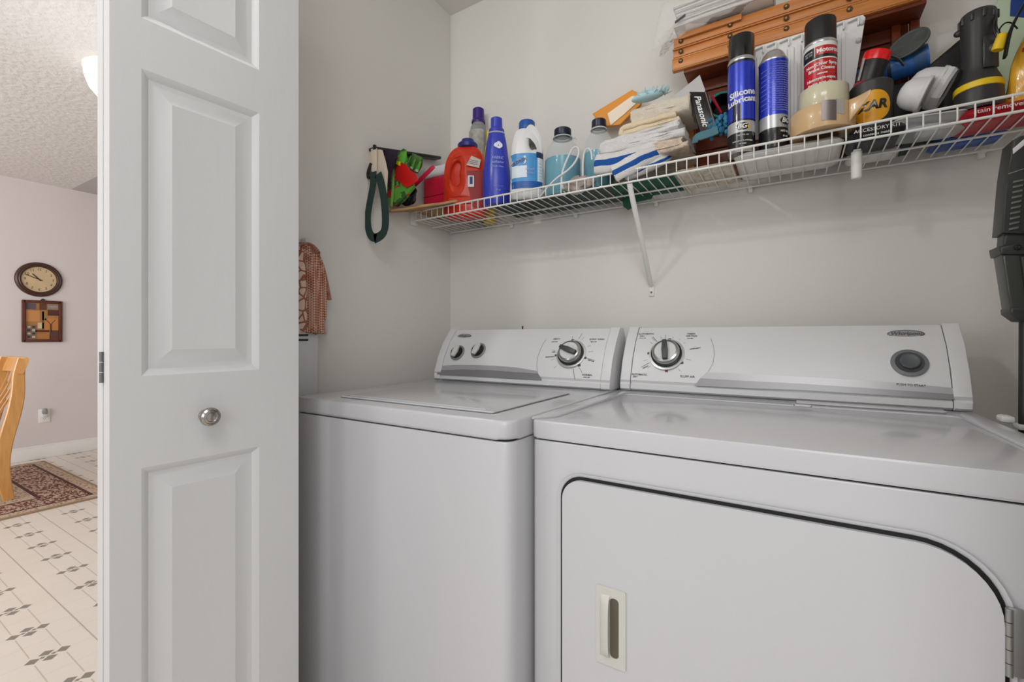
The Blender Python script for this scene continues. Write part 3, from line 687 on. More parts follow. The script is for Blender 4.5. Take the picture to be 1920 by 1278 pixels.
# mini cooler
c0 = PY(783, 380, 1.262); hC = .118
cool = thing('mini_cooler', 'small raspberry red cooler with white lid and swing handle', 'cooler', (-1.138, 1.340, 1.5455), 0)
M_rasp = mat('raspberry_plastic', (196, 22, 58), .38)
MB().box((0, 0, hC/2), (.114, .108, hC), .012, 4).build('body', M_rasp, cool)
MB().box((0, -.0545, hC*.40), (.100, .003, .003), .001).build('body_groove', mat('raspberry_dark', (140, 14, 40), .4), cool)
MB().box((0, 0, hC+.0205), (.118, .112, .040), .012, 4).build('lid', M_plastic_w, cool)
il = cool.location
V = [PY(776, 349, 1.235)-il, PY(782, 343, 1.225)-il, PY(810, 315, 1.225)-il, PY(814, 312, 1.23)-il]
MB().sweep(V, [(.0085*cos(q), .005*sin(q)) for q in [2*pi*i/12 for i in range(12)]], up=(0, 1, 0), m=M_rasp, scale=[.8, 1, 1, .8]).build('handle', M_rasp, cool)

# orange detergent jug with handle hole
kxo = spot(874, 1.295)
sil = [(-.46, .02), (-.5, .18), (-.49, .55), (-.46, .74), (-.34, .90), (-.12, .975), (.16, .975), (.36, .90), (.46, .72), (.49, .35), (.46, .04), (.3, 0), (-.3, 0)]
hole = [(-.33, .50), (-.34, .68), (-.24, .82), (-.08, .86), (.02, .76), (-.02, .60), (-.02, .42), (-.12, .38), (-.24, .42)]
t, w, h, d = jug('detergent_jug', 874, 1.325, .156, .262, .098, [sil, [(x*.62-.10, y*.72+.14) for x, y in hole][::-1]], mat('detergent_orange', (206, 52, 22), .28), 'large orange red detergent jug with hollow handle and dark blue collar', 'bottle', turn=radians(-12), z=DK+.002, top=.62)
M_or = MATS['detergent_orange']
MB().box((-.022, 0, .148), (.085, .034, .150), .012, 3).build('grip_recess', M_or, t)
MB().lathe([(.028, .250), (.036, .254), (.037, .266), (.034, .271), (.024, .275), (.022, .285), (.006, .287), (.005, .292), (0, .293)], 28, T(.006, 0, 0)).build('cap', mat('cap_navy', (40, 44, 120), .35), t)
LM = frame((0, -.0495, 0), (1, 0, 0), (0, 0, 1))
MB().prism([(.012, .175), (.030, .208), (.062, .196), (.056, .166)], .001, LM).build('label', mat('label_pale', (206, 200, 190), .5), t)
b = MB()
for i in range(3): b.prism([(.018, .178+i*.006), (.052, .172+i*.006), (.052, .1735+i*.006), (.018, .1795+i*.006)], .0005, LM @ T(0, .004, .001))
b.build('lettering', mat('label_grey_ink', (120, 100, 96), .6), t)
b = MB(); b.prism([(.012, .155), (.07, .16), (.07, .02), (.034, .03), (.02, .09)], .0008, LM); b.build('label', mat('detergent_dark_red', (150, 16, 22), .3), t)
b = MB(); b.prism(rrect(.022, .040, .002, 2, .028, .118), .0012, LM @ T(0, 0, .0003)); b.build('label', M_plastic_w, t)
b = MB(); b.prism(rrect(.010, .026, .001, 2, .029, .120), .0006, LM @ T(0, 0, .0016)); b.build('label_print', mat('navy_ink', (40, 44, 110), .5), t)
for o in t.children:
    if o.name.startswith(('label', 'lettering')):
        for v in o.data.vertices: v.co.y += .049*(1-rnd(v.co.x/w))-.0022
# tall clear bottle with purple cap behind
X, Y, rz, kx, kz = spot(897, 1.434)
zt_ = H+(630-205)*kz-DK
t = thing('starch_bottle', 'tall clear bottle with purple cap standing behind the orange jug', 'bottle', (X, Y, DK))
MB().lathe([(0, 0), (.034, .001), (.036, .006), (.036, zt_*.66), (.034, zt_*.76), (.030, zt_*.84), (.022, zt_*.88), (0, zt_*.885)], 32).build('bottle', mat('clear_plastic_grey', (186, 190, 190), .12, trans=.55, ior=1.2), t)
MB().lathe([(.026, zt_*.875), (.027, zt_*.885), (.026, zt_*.90), (.0225, zt_*.91), (.022, zt_*.995), (.020, zt_), (0, zt_)], 32).build('cap', mat('cap_purple', (56, 28, 120), .35), t)
b = MB(); patch_round(b, T(), .0362, -1.2, 1.2, zt_*.3, zt_*.80, None); b.build('label', mat('label_silver_grey', (168, 166, 160), .5, var=.3, vscale=60), t)
X, Y, rz, kx, kz = spot(919, 1.43)
t = thing('spray_bottle', 'yellow bottle mostly hidden behind the orange and blue bottles', 'bottle', (X-.003, 1.428, DK))
hY = H+(630-246)*kz-DK
MB().lathe([(0, 0), (.021, .001), (.022, .005), (.022, hY*.72), (.014, hY*.84), (.011, hY*.86), (.011, hY), (0, hY)], 24).build('bottle', mat('yellow_plastic', (226, 190, 40), .4), t)

ZM = DK+.017
pack('shelf_mat', 'dark green tray mat under the blue, white and clear bottles', 'mat', 915, 1168, 1.258, 1.435, DK, .015, mat('mat_dark_green', (46, 62, 56), .6, var=.4, vscale=12), wk=.001, seed=51)
# blue fabric softener
t = None; X, Y, rz, kx, kz = spot(931, 1.305)
t = thing('softener_bottle', 'tall curved blue softener bottle with matching blue cap', 'bottle', (X, Y, ZM), rz)
hS = H+(630-222)*kz-ZM; M_bl = mat('softener_blue', (52, 66, 176), .25)
pr = [(0, 0), (.043, .001), (.046, .006), (.0475, .05), (.048, .09), (.046, .13), (.042, .165), (.038, .20), (.034, .23), (.030, .250), (.0265, .260)]
MB().lathe([(r, z*hS/.316) for r, z in pr], 40, sx=1, sy=.72).build('bottle', M_bl, t)
MB().lathe([(.024, .257*hS/.316), (.029, .259*hS/.316), (.029, .262*hS/.316), (.022, .264*hS/.316)], 36, sx=1, sy=.8).build('collar', mat('pale_lilac_ring', (190, 192, 226), .4), t)
MB().lathe([(.0275, .263*hS/.316), (.0265, .274*hS/.316), (.0205, .280*hS/.316), (.0195, hS-.002), (.017, hS), (0, hS)], 32, sx=1, sy=.9).build('cap', M_bl, t)
def bulge(z):
    zz = z*.316/hS; 
    for (r0, a), (r1, c_) in zip(pr, pr[1:]):
        if a <= zz <= c_: return r0+(r1-r0)*(zz-a)/(c_-a)
    return .03
def on_soft(me_or_pts, z0, a0, m, name, tilt=0):
    b = MB()
    def fn(v):
        z = z0+v.y; r = bulge(z)+.0008+v.z; q = a0+v.x/r; return Vector((r*sin(q), -(r*.72+.0012)*cos(q), z))
    b.mesh(me_or_pts, fn, m); return b.build(name, m, t, ang=60)
M_lil = mat('label_lilac_print', (170, 178, 226), .45)
me = curve_mesh([[(-.015, 0), (-.012, .008), (-.005, .012), (.002, .016), (.009, .012), (.015, .006), (.015, -.002), (.010, -.006), (.004, -.010), (-.006, -.006)]], .0006, .0002)
on_soft(me, .20, .15, mat('cloud_white', (222, 224, 236), .5), 'cloud_print')
for i, sx in enumerate(('FABRIC', 'softener', 'fresh clean')): on_soft(text_mesh(sx, .013 if i < 2 else .009, .0003, shear=.1), .158-i*.015, .12, M_lil, 'lettering')
on_soft(text_mesh('- - - - - -', .010, .0003), .062, .15, M_lil, 'lettering'); on_soft(text_mesh('fl oz', .008, .0003), .048, .15, M_lil, 'lettering')

# white bleach bottle
X, Y, rz, kx, kz = spot(988, 1.30); hB = H+(630-229)*kz-ZM
sil = [(-.46, .0), (-.5, .03), (-.5, .30), (-.5, .56), (-.46, .70), (-.36, .84), (-.25, .875), (-.20, .885), (.14, .885), (.22, .85), (.33, .79), (.43, .69), (.5, .56), (.5, .30), (.5, .03), (.46, 0)]
hole = [(.10, .76), (.16, .755), (.26, .70), (.31, .63), (.24, .61), (.10, .62), (.07, .72)]
t, w, h, d = jug('bleach_bottle', 988, 1.30, .106, hB, .090, [sil, hole[::-1]], mat('bleach_white', (222, 222, 222), .35), 'white bleach bottle with blue cap and blue wraparound label', 'bottle', z=ZM, top=.55)
MB().lathe([(.022, hB*.88), (.0265, hB*.885), (.0265, hB*.985), (.024, hB), (0, hB)], 32).build('cap', mat('cap_blue', (34, 84, 160), .35), t)
def byl(x):
    q = max(0, min(1, (abs(x)-.036)/.0171)); return -(.045-.0144*(1-sqrt(1-q*q)))*rnd(x/.106)-.0007
def lab(z0, z1, m, name, x0=-.0525, x1=.0525, off=0):
    b = MB()
    def f(u, v):
        x = x0+(x1-x0)*u; y = byl(x)-off; return Vector((x, y, z0+(z1-z0)*v))
    b.surf(f, 28, 3); return b.build(name, m, t)
lab(.028, .140, mat('label_sky_blue', (66, 142, 200), .35), 'label'); lab(.028, .050, mat('label_deep_blue', (28, 84, 160), .35), 'label', off=.0006)
lab(.062, .10, mat('label_white_swoosh', (214, 224, 232), .4), 'label', -.05, .0, .0008); lab(.05, .14, mat('label_white_swoosh', (214, 224, 232), .4), 'label', .034, .051, .0008)
lab(.126, .1445, mat('label_navy', (36, 56, 92), .4), 'label', .03, .0525, .0011)
def on_bl(sx, size, x, z, m, sh=0, rot=0, bold=0):
    b = MB()
    def fn(v):
        X_ = x+v.x*cos(rot)-v.y*sin(rot); return Vector((X_, byl(X_)-.0016-v.z, z+v.x*sin(rot)+v.y*cos(rot)))
    b.mesh(text_mesh(sx, size, .0004, shear=sh, bold=bold), fn, m); b.build('lettering', m, t)
M_cred = mat('label_crimson', (120, 40, 60), .4)
b = MB(); b.mesh(curve_mesh([rrect(.046, .026, .006, 2)], .0008, .0002), lambda v: Vector((-.026+v.x, byl(-.026+v.x)-.0010-v.z, .112+v.y+v.x*.35)), None); b.build('label', mat('label_white_swoosh', (214, 224, 232), .4), t)
on_bl('CLOROX', .0125, -.026, .113, M_cred, .1, .33, .0002); on_bl('bleach', .011, .010, .088, M_lil, 0); on_bl('regular', .009, .010, .075, M_lil)
for z in (.108, .098, .088, .078, .068, .058): on_bl('-----', .006, .043, z, mat('label_blue_ink', (80, 120, 170), .5))

# two clear gallon jugs of blue fluid
M_clear = mat('clear_plastic', (226, 232, 234), .08, alpha=.2)
M_fluid = mat('blue_fluid', (34, 150, 172), .15)
for i, (px, Y0, top, fl, lb) in enumerate(((1055, 1.358, 243, 302, 'clear round shouldered jug of blue fluid beside the bleach bottle'), (1123, 1.385, 226, 290, 'clear jug of blue fluid half hidden behind the folded towels'))):
    X, Y, rz, kx, kz = spot(px, Y0); h_ = H+(630-top)*kz-ZM; hf = H+(630-fl)*kz-ZM; r = 34.5*kx if i == 0 else .050
    t = thing('fluid_jug', lb, 'bottle', (X, Y, ZM), rz, 'clear jugs of blue fluid')
    P = [(0, 0), (r*.93, .001), (r, .008), (r, h_*.50), (r*.96, h_*.60), (r*.80, h_*.74), (r*.52, h_*.84), (r*.40, h_*.87), (r*.38, h_*.95), (0, h_*.95)]
    MB().lathe(P, 40).build('bottle', M_clear, t)
    MB().lathe([(0, .003), (r*.92, .004), (r*.965, .01), (r*.965, min(hf, h_*.55)), (0, min(hf, h_*.55)+.0005)], 40).build('fluid', M_fluid, t)
    MB().lathe([(r*.50, h_*.865), (r*.54, h_*.87), (r*.50, h_*.885), (r*.40, h_*.885)], 32).build('neck_ring', mat('ring_pale', (200, 205, 208), .3), t)
    MB().lathe([(r*.46, h_*.90), (r*.47, h_*.91), (r*.46, h_*.99), (r*.42, h_), (0, h_)], 32).build('cap', mat('cap_blue_black', (28, 32, 48), .35), t)
    if i == 0: MB().tube([(r*.52, 0, h_*.86), (r*.70, 0, h_*.885), (r*.72, 0, h_*.86)], .002, 6).build('handle_tab', mat('ring_pale', (200, 205, 208)), t)
# white appliance cord looped in front of the jugs
V = smooth([PY(px, py, Y) for px, py, Y in ((1000, 384, 1.262), (1018, 362, 1.262), (1040, 336, 1.262), (1062, 322, 1.262), (1078, 306, 1.262), (1086, 288, 1.264), (1084, 276, 1.266), (1076, 275, 1.266), (1068, 288, 1.266), (1060, 306, 1.266), (1054, 324, 1.266), (1052, 345, 1.268), (1064, 372, 1.27), (1046, 376, 1.262), (1020, 378, 1.262))], 2)
V = [Vector((v.x, v.y, max(v.z, DK+.004))) for v in V]
tag(MB().tube(V, .0032, 8).build('power_cord', M_plastic_w), 'white power cord looped in front of the clear jugs', 'cord')
V = smooth([PY(px, py, 1.28) for px, py in ((1093, 330), (1093, 300), (1096, 282), (1103, 277), (1109, 284), (1110, 300))], 2)
tag(MB().tube(V, .0028, 8).build('cord_loop', M_plastic_w), 'small white cord loop rising beside the striped towel', 'cord')
# rag bundle
X, Y, rz, kx, kz = spot(1084, 1.275)
def rag(u, v):
    th = pi*v; ph = 2*pi*u; q = Vector((cos(ph)*sin(th), sin(ph)*sin(th), cos(th))); r = 1+.35*noise.noise(q*2.2)+.12*noise.noise(q*7)
    return Vector((.046*q.x*r, .024*q.y*r, .026+.027*q.z*min(r, 1.1)))
o = MB().surf(rag, 48, 24).build('cleaning_rag', mat('grey_rag', (176, 164, 156), .95, bump=.4, bscale=120, var=.35, vscale=28), ang=80); o.location = (X, Y+.002, DK+.001); tag(o, 'crumpled grey cleaning rag between the clear jugs and striped towel', 'rag')
# flat green bag under the towels and other flat packets
pack('cloth_bag', 'folded dark green cloth bag lying under the striped towel', 'bag', 1118, 1262, 1.268, 1.425, DK, .012, mat('pine_green_fabric', (34, 86, 66), .85, var=.3), wk=.004, seed=2)
facing_panel('cloth_scrap', 'scrap of green and grey cloth drooping below the shelf at the pole', 'rag', [(1168, 371), (1200, 370), (1226, 366), (1222, 374), (1192, 378), (1188, 390), (1178, 394), (1170, 388)], 1.38, .010, mat('pine_green_fabric', (34, 86, 66)), seed=5)
# cloths: rounded folded slabs
def folded(name, label, cat, pa, pb, y0, y1, z0, th, m, layers=2, seed=0, group=None, droop=0, dz=.0, side=None):
    """cloth folded over on its left side, lying flat; layers of it show at the front"""
    xa_, xb_ = pa, pb; L0 = xb_-xa_; lt = th/layers
    b = MB(); path = []; r = lt/2
    cl = [(L0, lt*.5)]
    for k in range(layers):
        z = lt*(k+.5)
        if k % 2 == 0:
            if k: cl.append((L0*.98, z))
            cl += [(L0*.6, z), (L0*.25, z), (r, z)]
            if k < layers-1: cl += [(-.0+.1*r, z+lt*.25), (0, z+lt*.5), (.1*r, z+lt*.75), (r, z+lt)]
        else:
            cl += [(L0*.3, z), (L0*.62, z), (L0*(.97-.03*(k % 3)), z)]
            if k < layers-1: cl += [(L0+.0*r, z+lt*.5)]
    pts = []
    for (xA, zA), (xB, zB) in zip(cl, cl[1:]):
        n = max(1, int(abs(xB-xA)/.012))
        for i in range(n): pts.append(Vector((xA+(xB-xA)*i/n, 0, zA+(zB-zA)*i/n)))
    pts.append(Vector((cl[-1][0], 0, cl[-1][1])))
    hth = lt*.49; lo, hi = [], []
    for i, p in enumerate(pts):
        tg = (pts[min(i+1, len(pts)-1)]-pts[max(i-1, 0)]).normalized(); n_v = Vector((-tg.z, 0, tg.x)); lo.append(p-n_v*hth); hi.append(p+n_v*hth)
    mid = [(a_+c_)/2 for a_, c_ in zip(lo, hi)]; rows = []
    ys = [(0, .25), (.0012, .62), (.004, .88), (.009, 1)]+[(.009+(y1-y0-.009)*j/8, 1) for j in range(1, 9)]; ny = len(ys)-1
    for y, kf in ys:
        loop = [m_+(q-m_)*kf for m_, q in zip(mid, lo)]+([m_+(q-m_)*kf for m_, q in zip(mid, hi)])[::-1]; row = []
        for p in loop:
            e = wob((p.x, y, p.z*2), 22, .0035, seed)+wob((p.x, y, p.z*2), 70, .0016, seed+3)
            row.append(b.bm.verts.new((p.x+e*.5+wob((y, p.z*6, 0), 30, .006, seed), y+wob((p.x, p.z*5, 0), 25, .006, seed+9), p.z+e+droop*(p.x/L0-.5)+dz*sin(p.x/L0*pi))))
        rows.append(row)
    K = len(loop)
    for j in range(ny):
        for i in range(K): b.bm.faces.new((rows[j][i], rows[j][(i+1) % K], rows[j+1][(i+1) % K], rows[j+1][i]))
    b.bm.faces.new(rows[0]); b.bm.faces.new(rows[-1][::-1])
    caps = [f for f in b.bm.faces if len(f.verts) > 4]; bmesh.ops.triangulate(b.bm, faces=caps)
    o = b.build(name, m, ang=75); o.location = (xa_, y0, z0)
    return tag(o, label, cat, group)
M_terry = mat('cream_terry', (226, 214, 196), .95, bump=.9, bscale=420, sheen=.3, var=.08, vscale=60)
M_ecru = mat('ecru_cotton', (224, 206, 176), .95, bump=.6, bscale=300, sheen=.2, var=.08, vscale=40)
M_wht = mat('white_terry', (226, 224, 222), .95, bump=.9, bscale=420, sheen=.3, var=.05)
M_tan = mat('oatmeal_cloth', (210, 190, 172), .95, bump=.8, bscale=260, var=.25, vscale=70)
GT = 'folded cloths stacked above the striped towel'
def xz(px, py, Y=1.27): p = PY(px, py, Y); return p.x, p.z
YT = 1.275
specs = [(1122, 1288, 272, 296, M_tan, 2, 'oatmeal fringed cloth, lowest of the stack above the striped towel', .012),
         (1128, 1282, 240, 273, M_wht, 2, 'white terry cloth with a fat rolled fold at its left', .012),
         (1163, 1272, 216, 241, M_ecru, 2, 'thin ecru cloth folded between cream and white terry', .008),
         (1168, 1290, 186, 219, M_terry, 1, 'cream terry towel on top of the folded stack', .010)]
for k, (a_, b_, t_, u_, m_, ly, lb, dr) in enumerate(specs):
    x0, zb_ = xz(a_, u_, YT+.003*k); x1, _ = xz(b_, u_, YT); zt2 = xz((a_+b_)/2, t_, YT)[1]; zb2 = xz((a_+b_)/2, u_-2, YT)[1]
    folded('folded_towel', lb, 'towel', x0, x1, YT+.004*k, 1.425, zb2, zt2-zb2, m_, ly, seed=k*7, group=GT, droop=dr*.6)
# striped towel, two folded ends poking over the lip
M_stb = mat('stripe_blue', (28, 84, 160), .95, bump=.8, bscale=420); 
def stripe_roll(path, w, hgt, parent, name):
    n = 20; sec = []; ms = []
    for i in range(n):
        q = 2*pi*i/n; sec.append((w*cos(q)*(1 if abs(cos(q)) > .3 else 1), hgt*sin(q)))
        qm = (2*pi*(i+.5)/n); s_ = sin(qm); ms.append(M_stb if -.34 < s_ < .42 else M_wht)
    b = MB(); pp = smooth([Vector(p) for p in path], 2); b.sweep([pp[0]-(pp[1]-pp[0])*.35]+pp, sec, up=(0, 0, 1), mats=ms, scale=[.45, .85]+[1]*(len(pp)-1))
    for v in b.bm.verts: v.co += Vector((0, 0, wob(v.co, 45, .003, 4)))
    return b.build(name, None, parent, ang=60)
st = thing('striped_towel', 'white towel with broad blue stripes, folded ends hanging over the lip', 'towel', (PY(1185, 300, 1.3).x, 1.30, DK+.012))
I = T(*(-st.location))
pA = [PY(1116, 309, 1.262), PY(1150, 306, 1.265), PY(1200, 293, 1.275), PY(1250, 278, 1.30), PY(1262, 274, 1.38)]
stripe_roll([I @ p for p in pA], .014, .030, st, 'towel_fold')
pB = [PY(1150, 327, 1.222), PY(1175, 313, 1.232), PY(1210, 295, 1.262), PY(1240, 284, 1.30), PY(1262, 277, 1.36)]
stripe_roll([I @ p for p in pB], .012, .024, st, 'towel_fold')
pC = [PY(1172, 330, 1.262), PY(1205, 320, 1.27), PY(1240, 303, 1.29), PY(1256, 290, 1.34)]
stripe_roll([I @ p for p in pC], .014, .013, st, 'towel_fold')
# orange envelope behind the towels
o = facing_panel('paper_envelope', 'orange and white paper packet leaning behind the folded towels', 'envelope', [(1113, 216), (1187, 171), (1208, 182), (1202, 200), (1165, 236), (1131, 241)], 1.43, .012, None, seed=1, amp=.001)
o.data.materials.append(mat('packet_orange', (228, 150, 52), .5))
MB().prism([(v.x-o.location.x, v.z-o.location.z) for v in [PY(*q, 1.42) for q in ((1140, 214), (1186, 181), (1206, 184), (1170, 216), (1146, 236))]], .001, frame((0, -.014, 0), (1, 0, 0), (0, 0, 1))).build('white_panel', mat('packet_cream', (242, 226, 204), .5), o)
# pale blue fluffy scrubber
X, Y, rz, kx, kz = spot(1214, 1.36); z_ = H+(630-180)*kz
b = MB(); random.seed(4)
for i in range(130):
    a_ = random.uniform(0, 2*pi); rr = random.random()**.5; p = Vector((.050*rr*cos(a_)+(.01 if rr > .5 else 0), .022*rr*sin(a_), .006*(1-rr)))
    q = p+Vector((random.uniform(-.014, .014), random.uniform(-.01, .01), random.uniform(.006, .026)*(1.1-rr*.6))); b.tube([p, (p+q)/2+Vector((random.uniform(-.004, .004), 0, 0)), q], .0018, 5, scale=[1, .9, .4])
b.ball((0, 0, .002), 1, (.048, .022, .012))
o = b.build('duster_head', mat('pale_aqua_fluff', (178, 214, 220), .9, sheen=.5), ang=80); o.location = (X, Y, z_-.004); o['label'] = 'pale aqua fluffy duster head on top of the towel stack'; o['category'] = 'duster'
# battery box in clear packaging
o = thing('battery_pack', 'narrow black box with white maker name in a clear hanging bag', 'box', PY(1331, 250, 1.30), 0)
BM = frame((0, 0, 0), (cos(radians(14)), .1, -.24), (sin(radians(14))*-1.0, .05, .97))
w_, h_ = .046, .126
MB().box((0, h_/2, -.010), (w_, h_, .020), .0015, M=BM).build('box', mat('box_black', (24, 22, 22), .3), o)
b = MB(); write(b, 'Panasonic', .0235, BM @ T(-.006, h_*.52, .0006) @ R(-pi/2), None, bold=.0004); b.build('lettering', mat('print_white', (232, 232, 228), .5), o)
MB().prism([(w_*.5-.006, .002), (w_*.5-.003, .002), (w_*.5-.003, h_), (w_*.5-.006, h_)], .0006, BM @ T(0, 0, .0002)).build('edge_stripe', mat('stripe_taupe', (110, 92, 84), .5), o)
il = o.location; MB().prism([(v.x-il.x, v.z-il.z) for v in [PY(*q, 1.31) for q in ((1258, 184), (1312, 140), (1322, 168), (1318, 200), (1296, 180))]], .0015, frame((0, .012, 0), (1, 0, 0), (0, 0, 1)), bev=.0004).build('hang_bag', mat('frosted_bag', (186, 184, 182), .3), o)
b = MB(); write(b, 'EXP 2', .0125, frame(PY(1297, 165, 1.31)-il+Vector((0, .010, 0)), (.83, 0, .55), (-.55, 0, .83)), M_ink); b.build('bag_print', M_ink, o)
# teal rimmed mug holding a red pen
X, Y, rz, kx, kz = spot(1356, 1.385)
o = thing('wire_basket', 'black mesh cup lying open with a teal rim and red pen', 'cup', (X, Y, H+(630-196)*kz), rz)
MM = R(radians(80), 'X')
MB().lathe([(.0, -.045), (.030, -.043), (.034, .0), (.037, .0), (.033, -.047), (0, -.049)], 32, MM).build('cup', mat('mesh_black', (16, 16, 18), .6), o)
MB().lathe([(.0335, .002), (.036, .005), (.0395, .003), (.0395, -.003), (.036, -.004)], 36, MM).build('rim', mat('teal_plastic', (70, 158, 150), .4), o)
MB().tube([(-.028, -.004, .026), (-.004, -.008, -.028)], .0042, 10).build('pen', mat('pen_red', (176, 20, 44), .3), o)
# chenille cloth
X, Y, rz, kx, kz = spot(1347, 1.31); b = MB(); random.seed(2)
for i in range(42):
    p = Vector((random.uniform(-.021, .021), random.uniform(-.014, .010), random.uniform(-.026, .024))); b.ball(p, .0055, (1, 1, random.uniform(1, 1.7)), None, 10)
o = b.build('chenille_cloth', mat('chenille_blue', (52, 118, 152), .9, var=.3, vscale=60)); o.location = (X, Y, H+(630-236)*kz); tag(o, 'teal blue chenille cloth bunched behind the silicone spray can', 'cloth')
X, Y, rz, kx, kz = spot(1326, 1.272)
V = smooth([PY(px, py, 1.272) for px, py in ((1302, 268), (1306, 258), (1316, 254), (1330, 250), (1346, 243))], 2)
b = MB().sweep(V, [(-.0016, -.013), (.0016, -.013), (.0016, .013), (-.0016, .013)], up=(0, .4, 1)); tag(b.build('teal_strap', mat('slate_teal_vinyl', (76, 116, 128), .35)), 'slate teal strap lying across the papers below the black box', 'strap')
# flat packets under the cans, seen through the wires
pack('paper_stack', 'beige patterned paper packet on the shelf left of the spray cans', 'papers', 1262, 1372, 1.262, 1.43, DK, .020, mat('beige_print_paper', (214, 202, 184), .8, var=.3, vscale=45), seed=21, wk=.002)
pack('plastic_pack', 'flat white plastic packet lying beneath the two blue spray cans', 'packet', 1376, 1584, 1.252, 1.435, DK, .031, mat('white_film', (224, 222, 218), .35, var=.06, vscale=30), seed=25, wk=.002)
M_ptxt = mat('print_white', (232, 232, 228), .5)
pack('flat_carton', 'flat black carton with white lettering under the black round container', 'box', 1590, 1702, 1.250, 1.36, DK, .032, mat('carton_black', (26, 28, 36), .4), seed=30, wk=.0006, text=[('ACCESSORY KIT', .011, 0, .020), ('contents inside', .008, 0, .009)], tm=M_ptxt)
pack('bubble_packet', 'white plastic blister packet behind the black carton', 'packet', 1588, 1690, 1.375, 1.435, DK, .020, mat('white_film', (224, 222, 218)), seed=33)
pack('flat_carton', 'red carton with white script at the right end of the shelf', 'box', 1803, 2010, 1.252, 1.36, DK, .030, mat('carton_red', (176, 20, 34), .35), seed=36, wk=.0006, text=[('stain remover', .013, -.02, .016)], tm=M_ptxt)
pack('blue_packet', 'blue and silver packet lying at the back near the right end', 'packet', 1748, 1892, 1.375, 1.44, DK, .018, mat('packet_blue', (38, 84, 164), .35, var=.7, vscale=26), seed=39)
V = smooth([Vector((PY(1700, 300, 1.30).x+dx, y, DK+.004)) for dx, y in ((0, 1.262), (.004, 1.30), (.008, 1.35), (.012, 1.42))], 2)
tag(MB().sweep(V, [(-.009, -.001), (.009, -.001), (.009, .001), (-.009, .001)], up=(0, 0, 1)).build('green_strap', M_green_s), 'dark green strap lying flat on the wires beneath the white cups', 'strap')
ZP = DK+.0315
def can(name, label, px, Y, r, zb, parts, turn=0, lean=0):
    X, Y, rz, kx, kz = spot(px, Y); t = thing(name, label, 'spray can', (X, Y, zb), rz+turn)
    if lean: t.rotation_euler = (0, lean, rz+turn)
    for nm, prof, m, n in parts: MB().lathe(prof, n, None, m).build(nm, m, t, ang=45)
    return t
M_tin = mat('tin_silver', (196, 196, 196), .28, .7); M_cb = mat('can_black', (26, 26, 28), .25, coat=.3); M_cbl = mat('can_blue', (40, 60, 186), .25, .25, coat=.3)
# can 1: silicone spray
X, Y, rz, kx, kz = spot(1390, 1.295); r = 26.5*kx; zb = ZP; Ht = H+(630-73)*kz-zb
def zpy(py): return H+(630-py)*spot(1390, 1.268)[4]-zb
t1 = can('spray_can', 'tall blue and black silicone spray can with glossy black cap', 1390, 1.295, r, zb, [])
z1, z2 = Ht-.052, Ht-.056
MB().lathe([(0, .002), (r*.93, .0), (r*.99, .003), (r, .006), (r, .010)], 40).build('base_ring', M_tin, t1)
MB().lathe([(r*.985, .010), (r*.985, Ht-.068)], 48, m=M_cb).build('can_body', M_cb, t1)
b = MB(); patch_round(b, T(), r*.985, -1.35, 1.35, .080, Ht-.074, None, 20, .0004); b.build('label', M_cbl, t1)
b = MB(); patch_round(b, T(), r*.985, -1.5, 1.5, .048, .076, None, 20, .0006); b.build('label', mat('label_grey', (176, 178, 178), .35, .3), t1)
b = MB(); patch_round(b, T(), r*.985, -.62, -.30, .080, .122, None, 6, .0010); patch_round(b, T(), r*.985, -.25, .0, .080, .118, None, 6, .0010); b.build('label', M_cb, t1)
MB().lathe([(r*.985, Ht-.068), (r, Ht-.066), (r*1.0, Ht-.062), (r*.94, Ht-.058), (r*.94, Ht-.055)], 40).build('shoulder_ring', M_tin, t1)
MB().lathe([(r*.95, Ht-.058), (r*.95, Ht-.002), (r*.92, Ht), (0, Ht)], 40).build('cap', mat('cap_gloss_black', (20, 20, 20), .15, coat=.5), t1)
b = MB(); write_round(b, 'Silicone', .0215, T(), r, .146, M_ptxt, a=.10, tilt=.13, bold=.0006); b.build('lettering', None, t1); b = MB(); write_round(b, 'Lubricant', .0200, T(), r, .128, M_ptxt, a=.05, tilt=.13, bold=.0006); b.build('lettering', None, t1)
def bg(t, r, a, z, w=.024):
    b = MB(); patch_round(b, T(), r, a-w/r*.62, a+w/r*.62, z-.0095, z+.0095, None, 16, .0009, shape=lambda u: max(.02, (1-(2*u-1)**2))**.5); b.build('logo_oval', M_cb, t)
    b = MB(); write_round(b, 'BG', .0165, T(), r, z, M_ptxt, a=a-.05, shear=.2, bold=.0004, ext=.0009); b.build('logo_lettering', None, t)
bg(t1, r*.985, .10, .062)
b = MB(); patch_round(b, T(), r*.985, .42, .62, .053, .069, None, 8, .0016, shape=lambda u: max(.05, 1-abs(2*u-1))); b.build('logo_drop', mat('drop_gold', (206, 170, 40), .3), t1)
b = MB(); write_round(b, 'PART NO. 425', .0045, T(), r, .040, M_ptxt, a=.1); write_round(b, 'WARNING: FLAMMABLE', .0045, T(), r, .026, M_ptxt, a=.1); write_round(b, 'net weight', .004, T(), r, .019, M_ptxt, a=.1); b.build('lettering', None, t1)
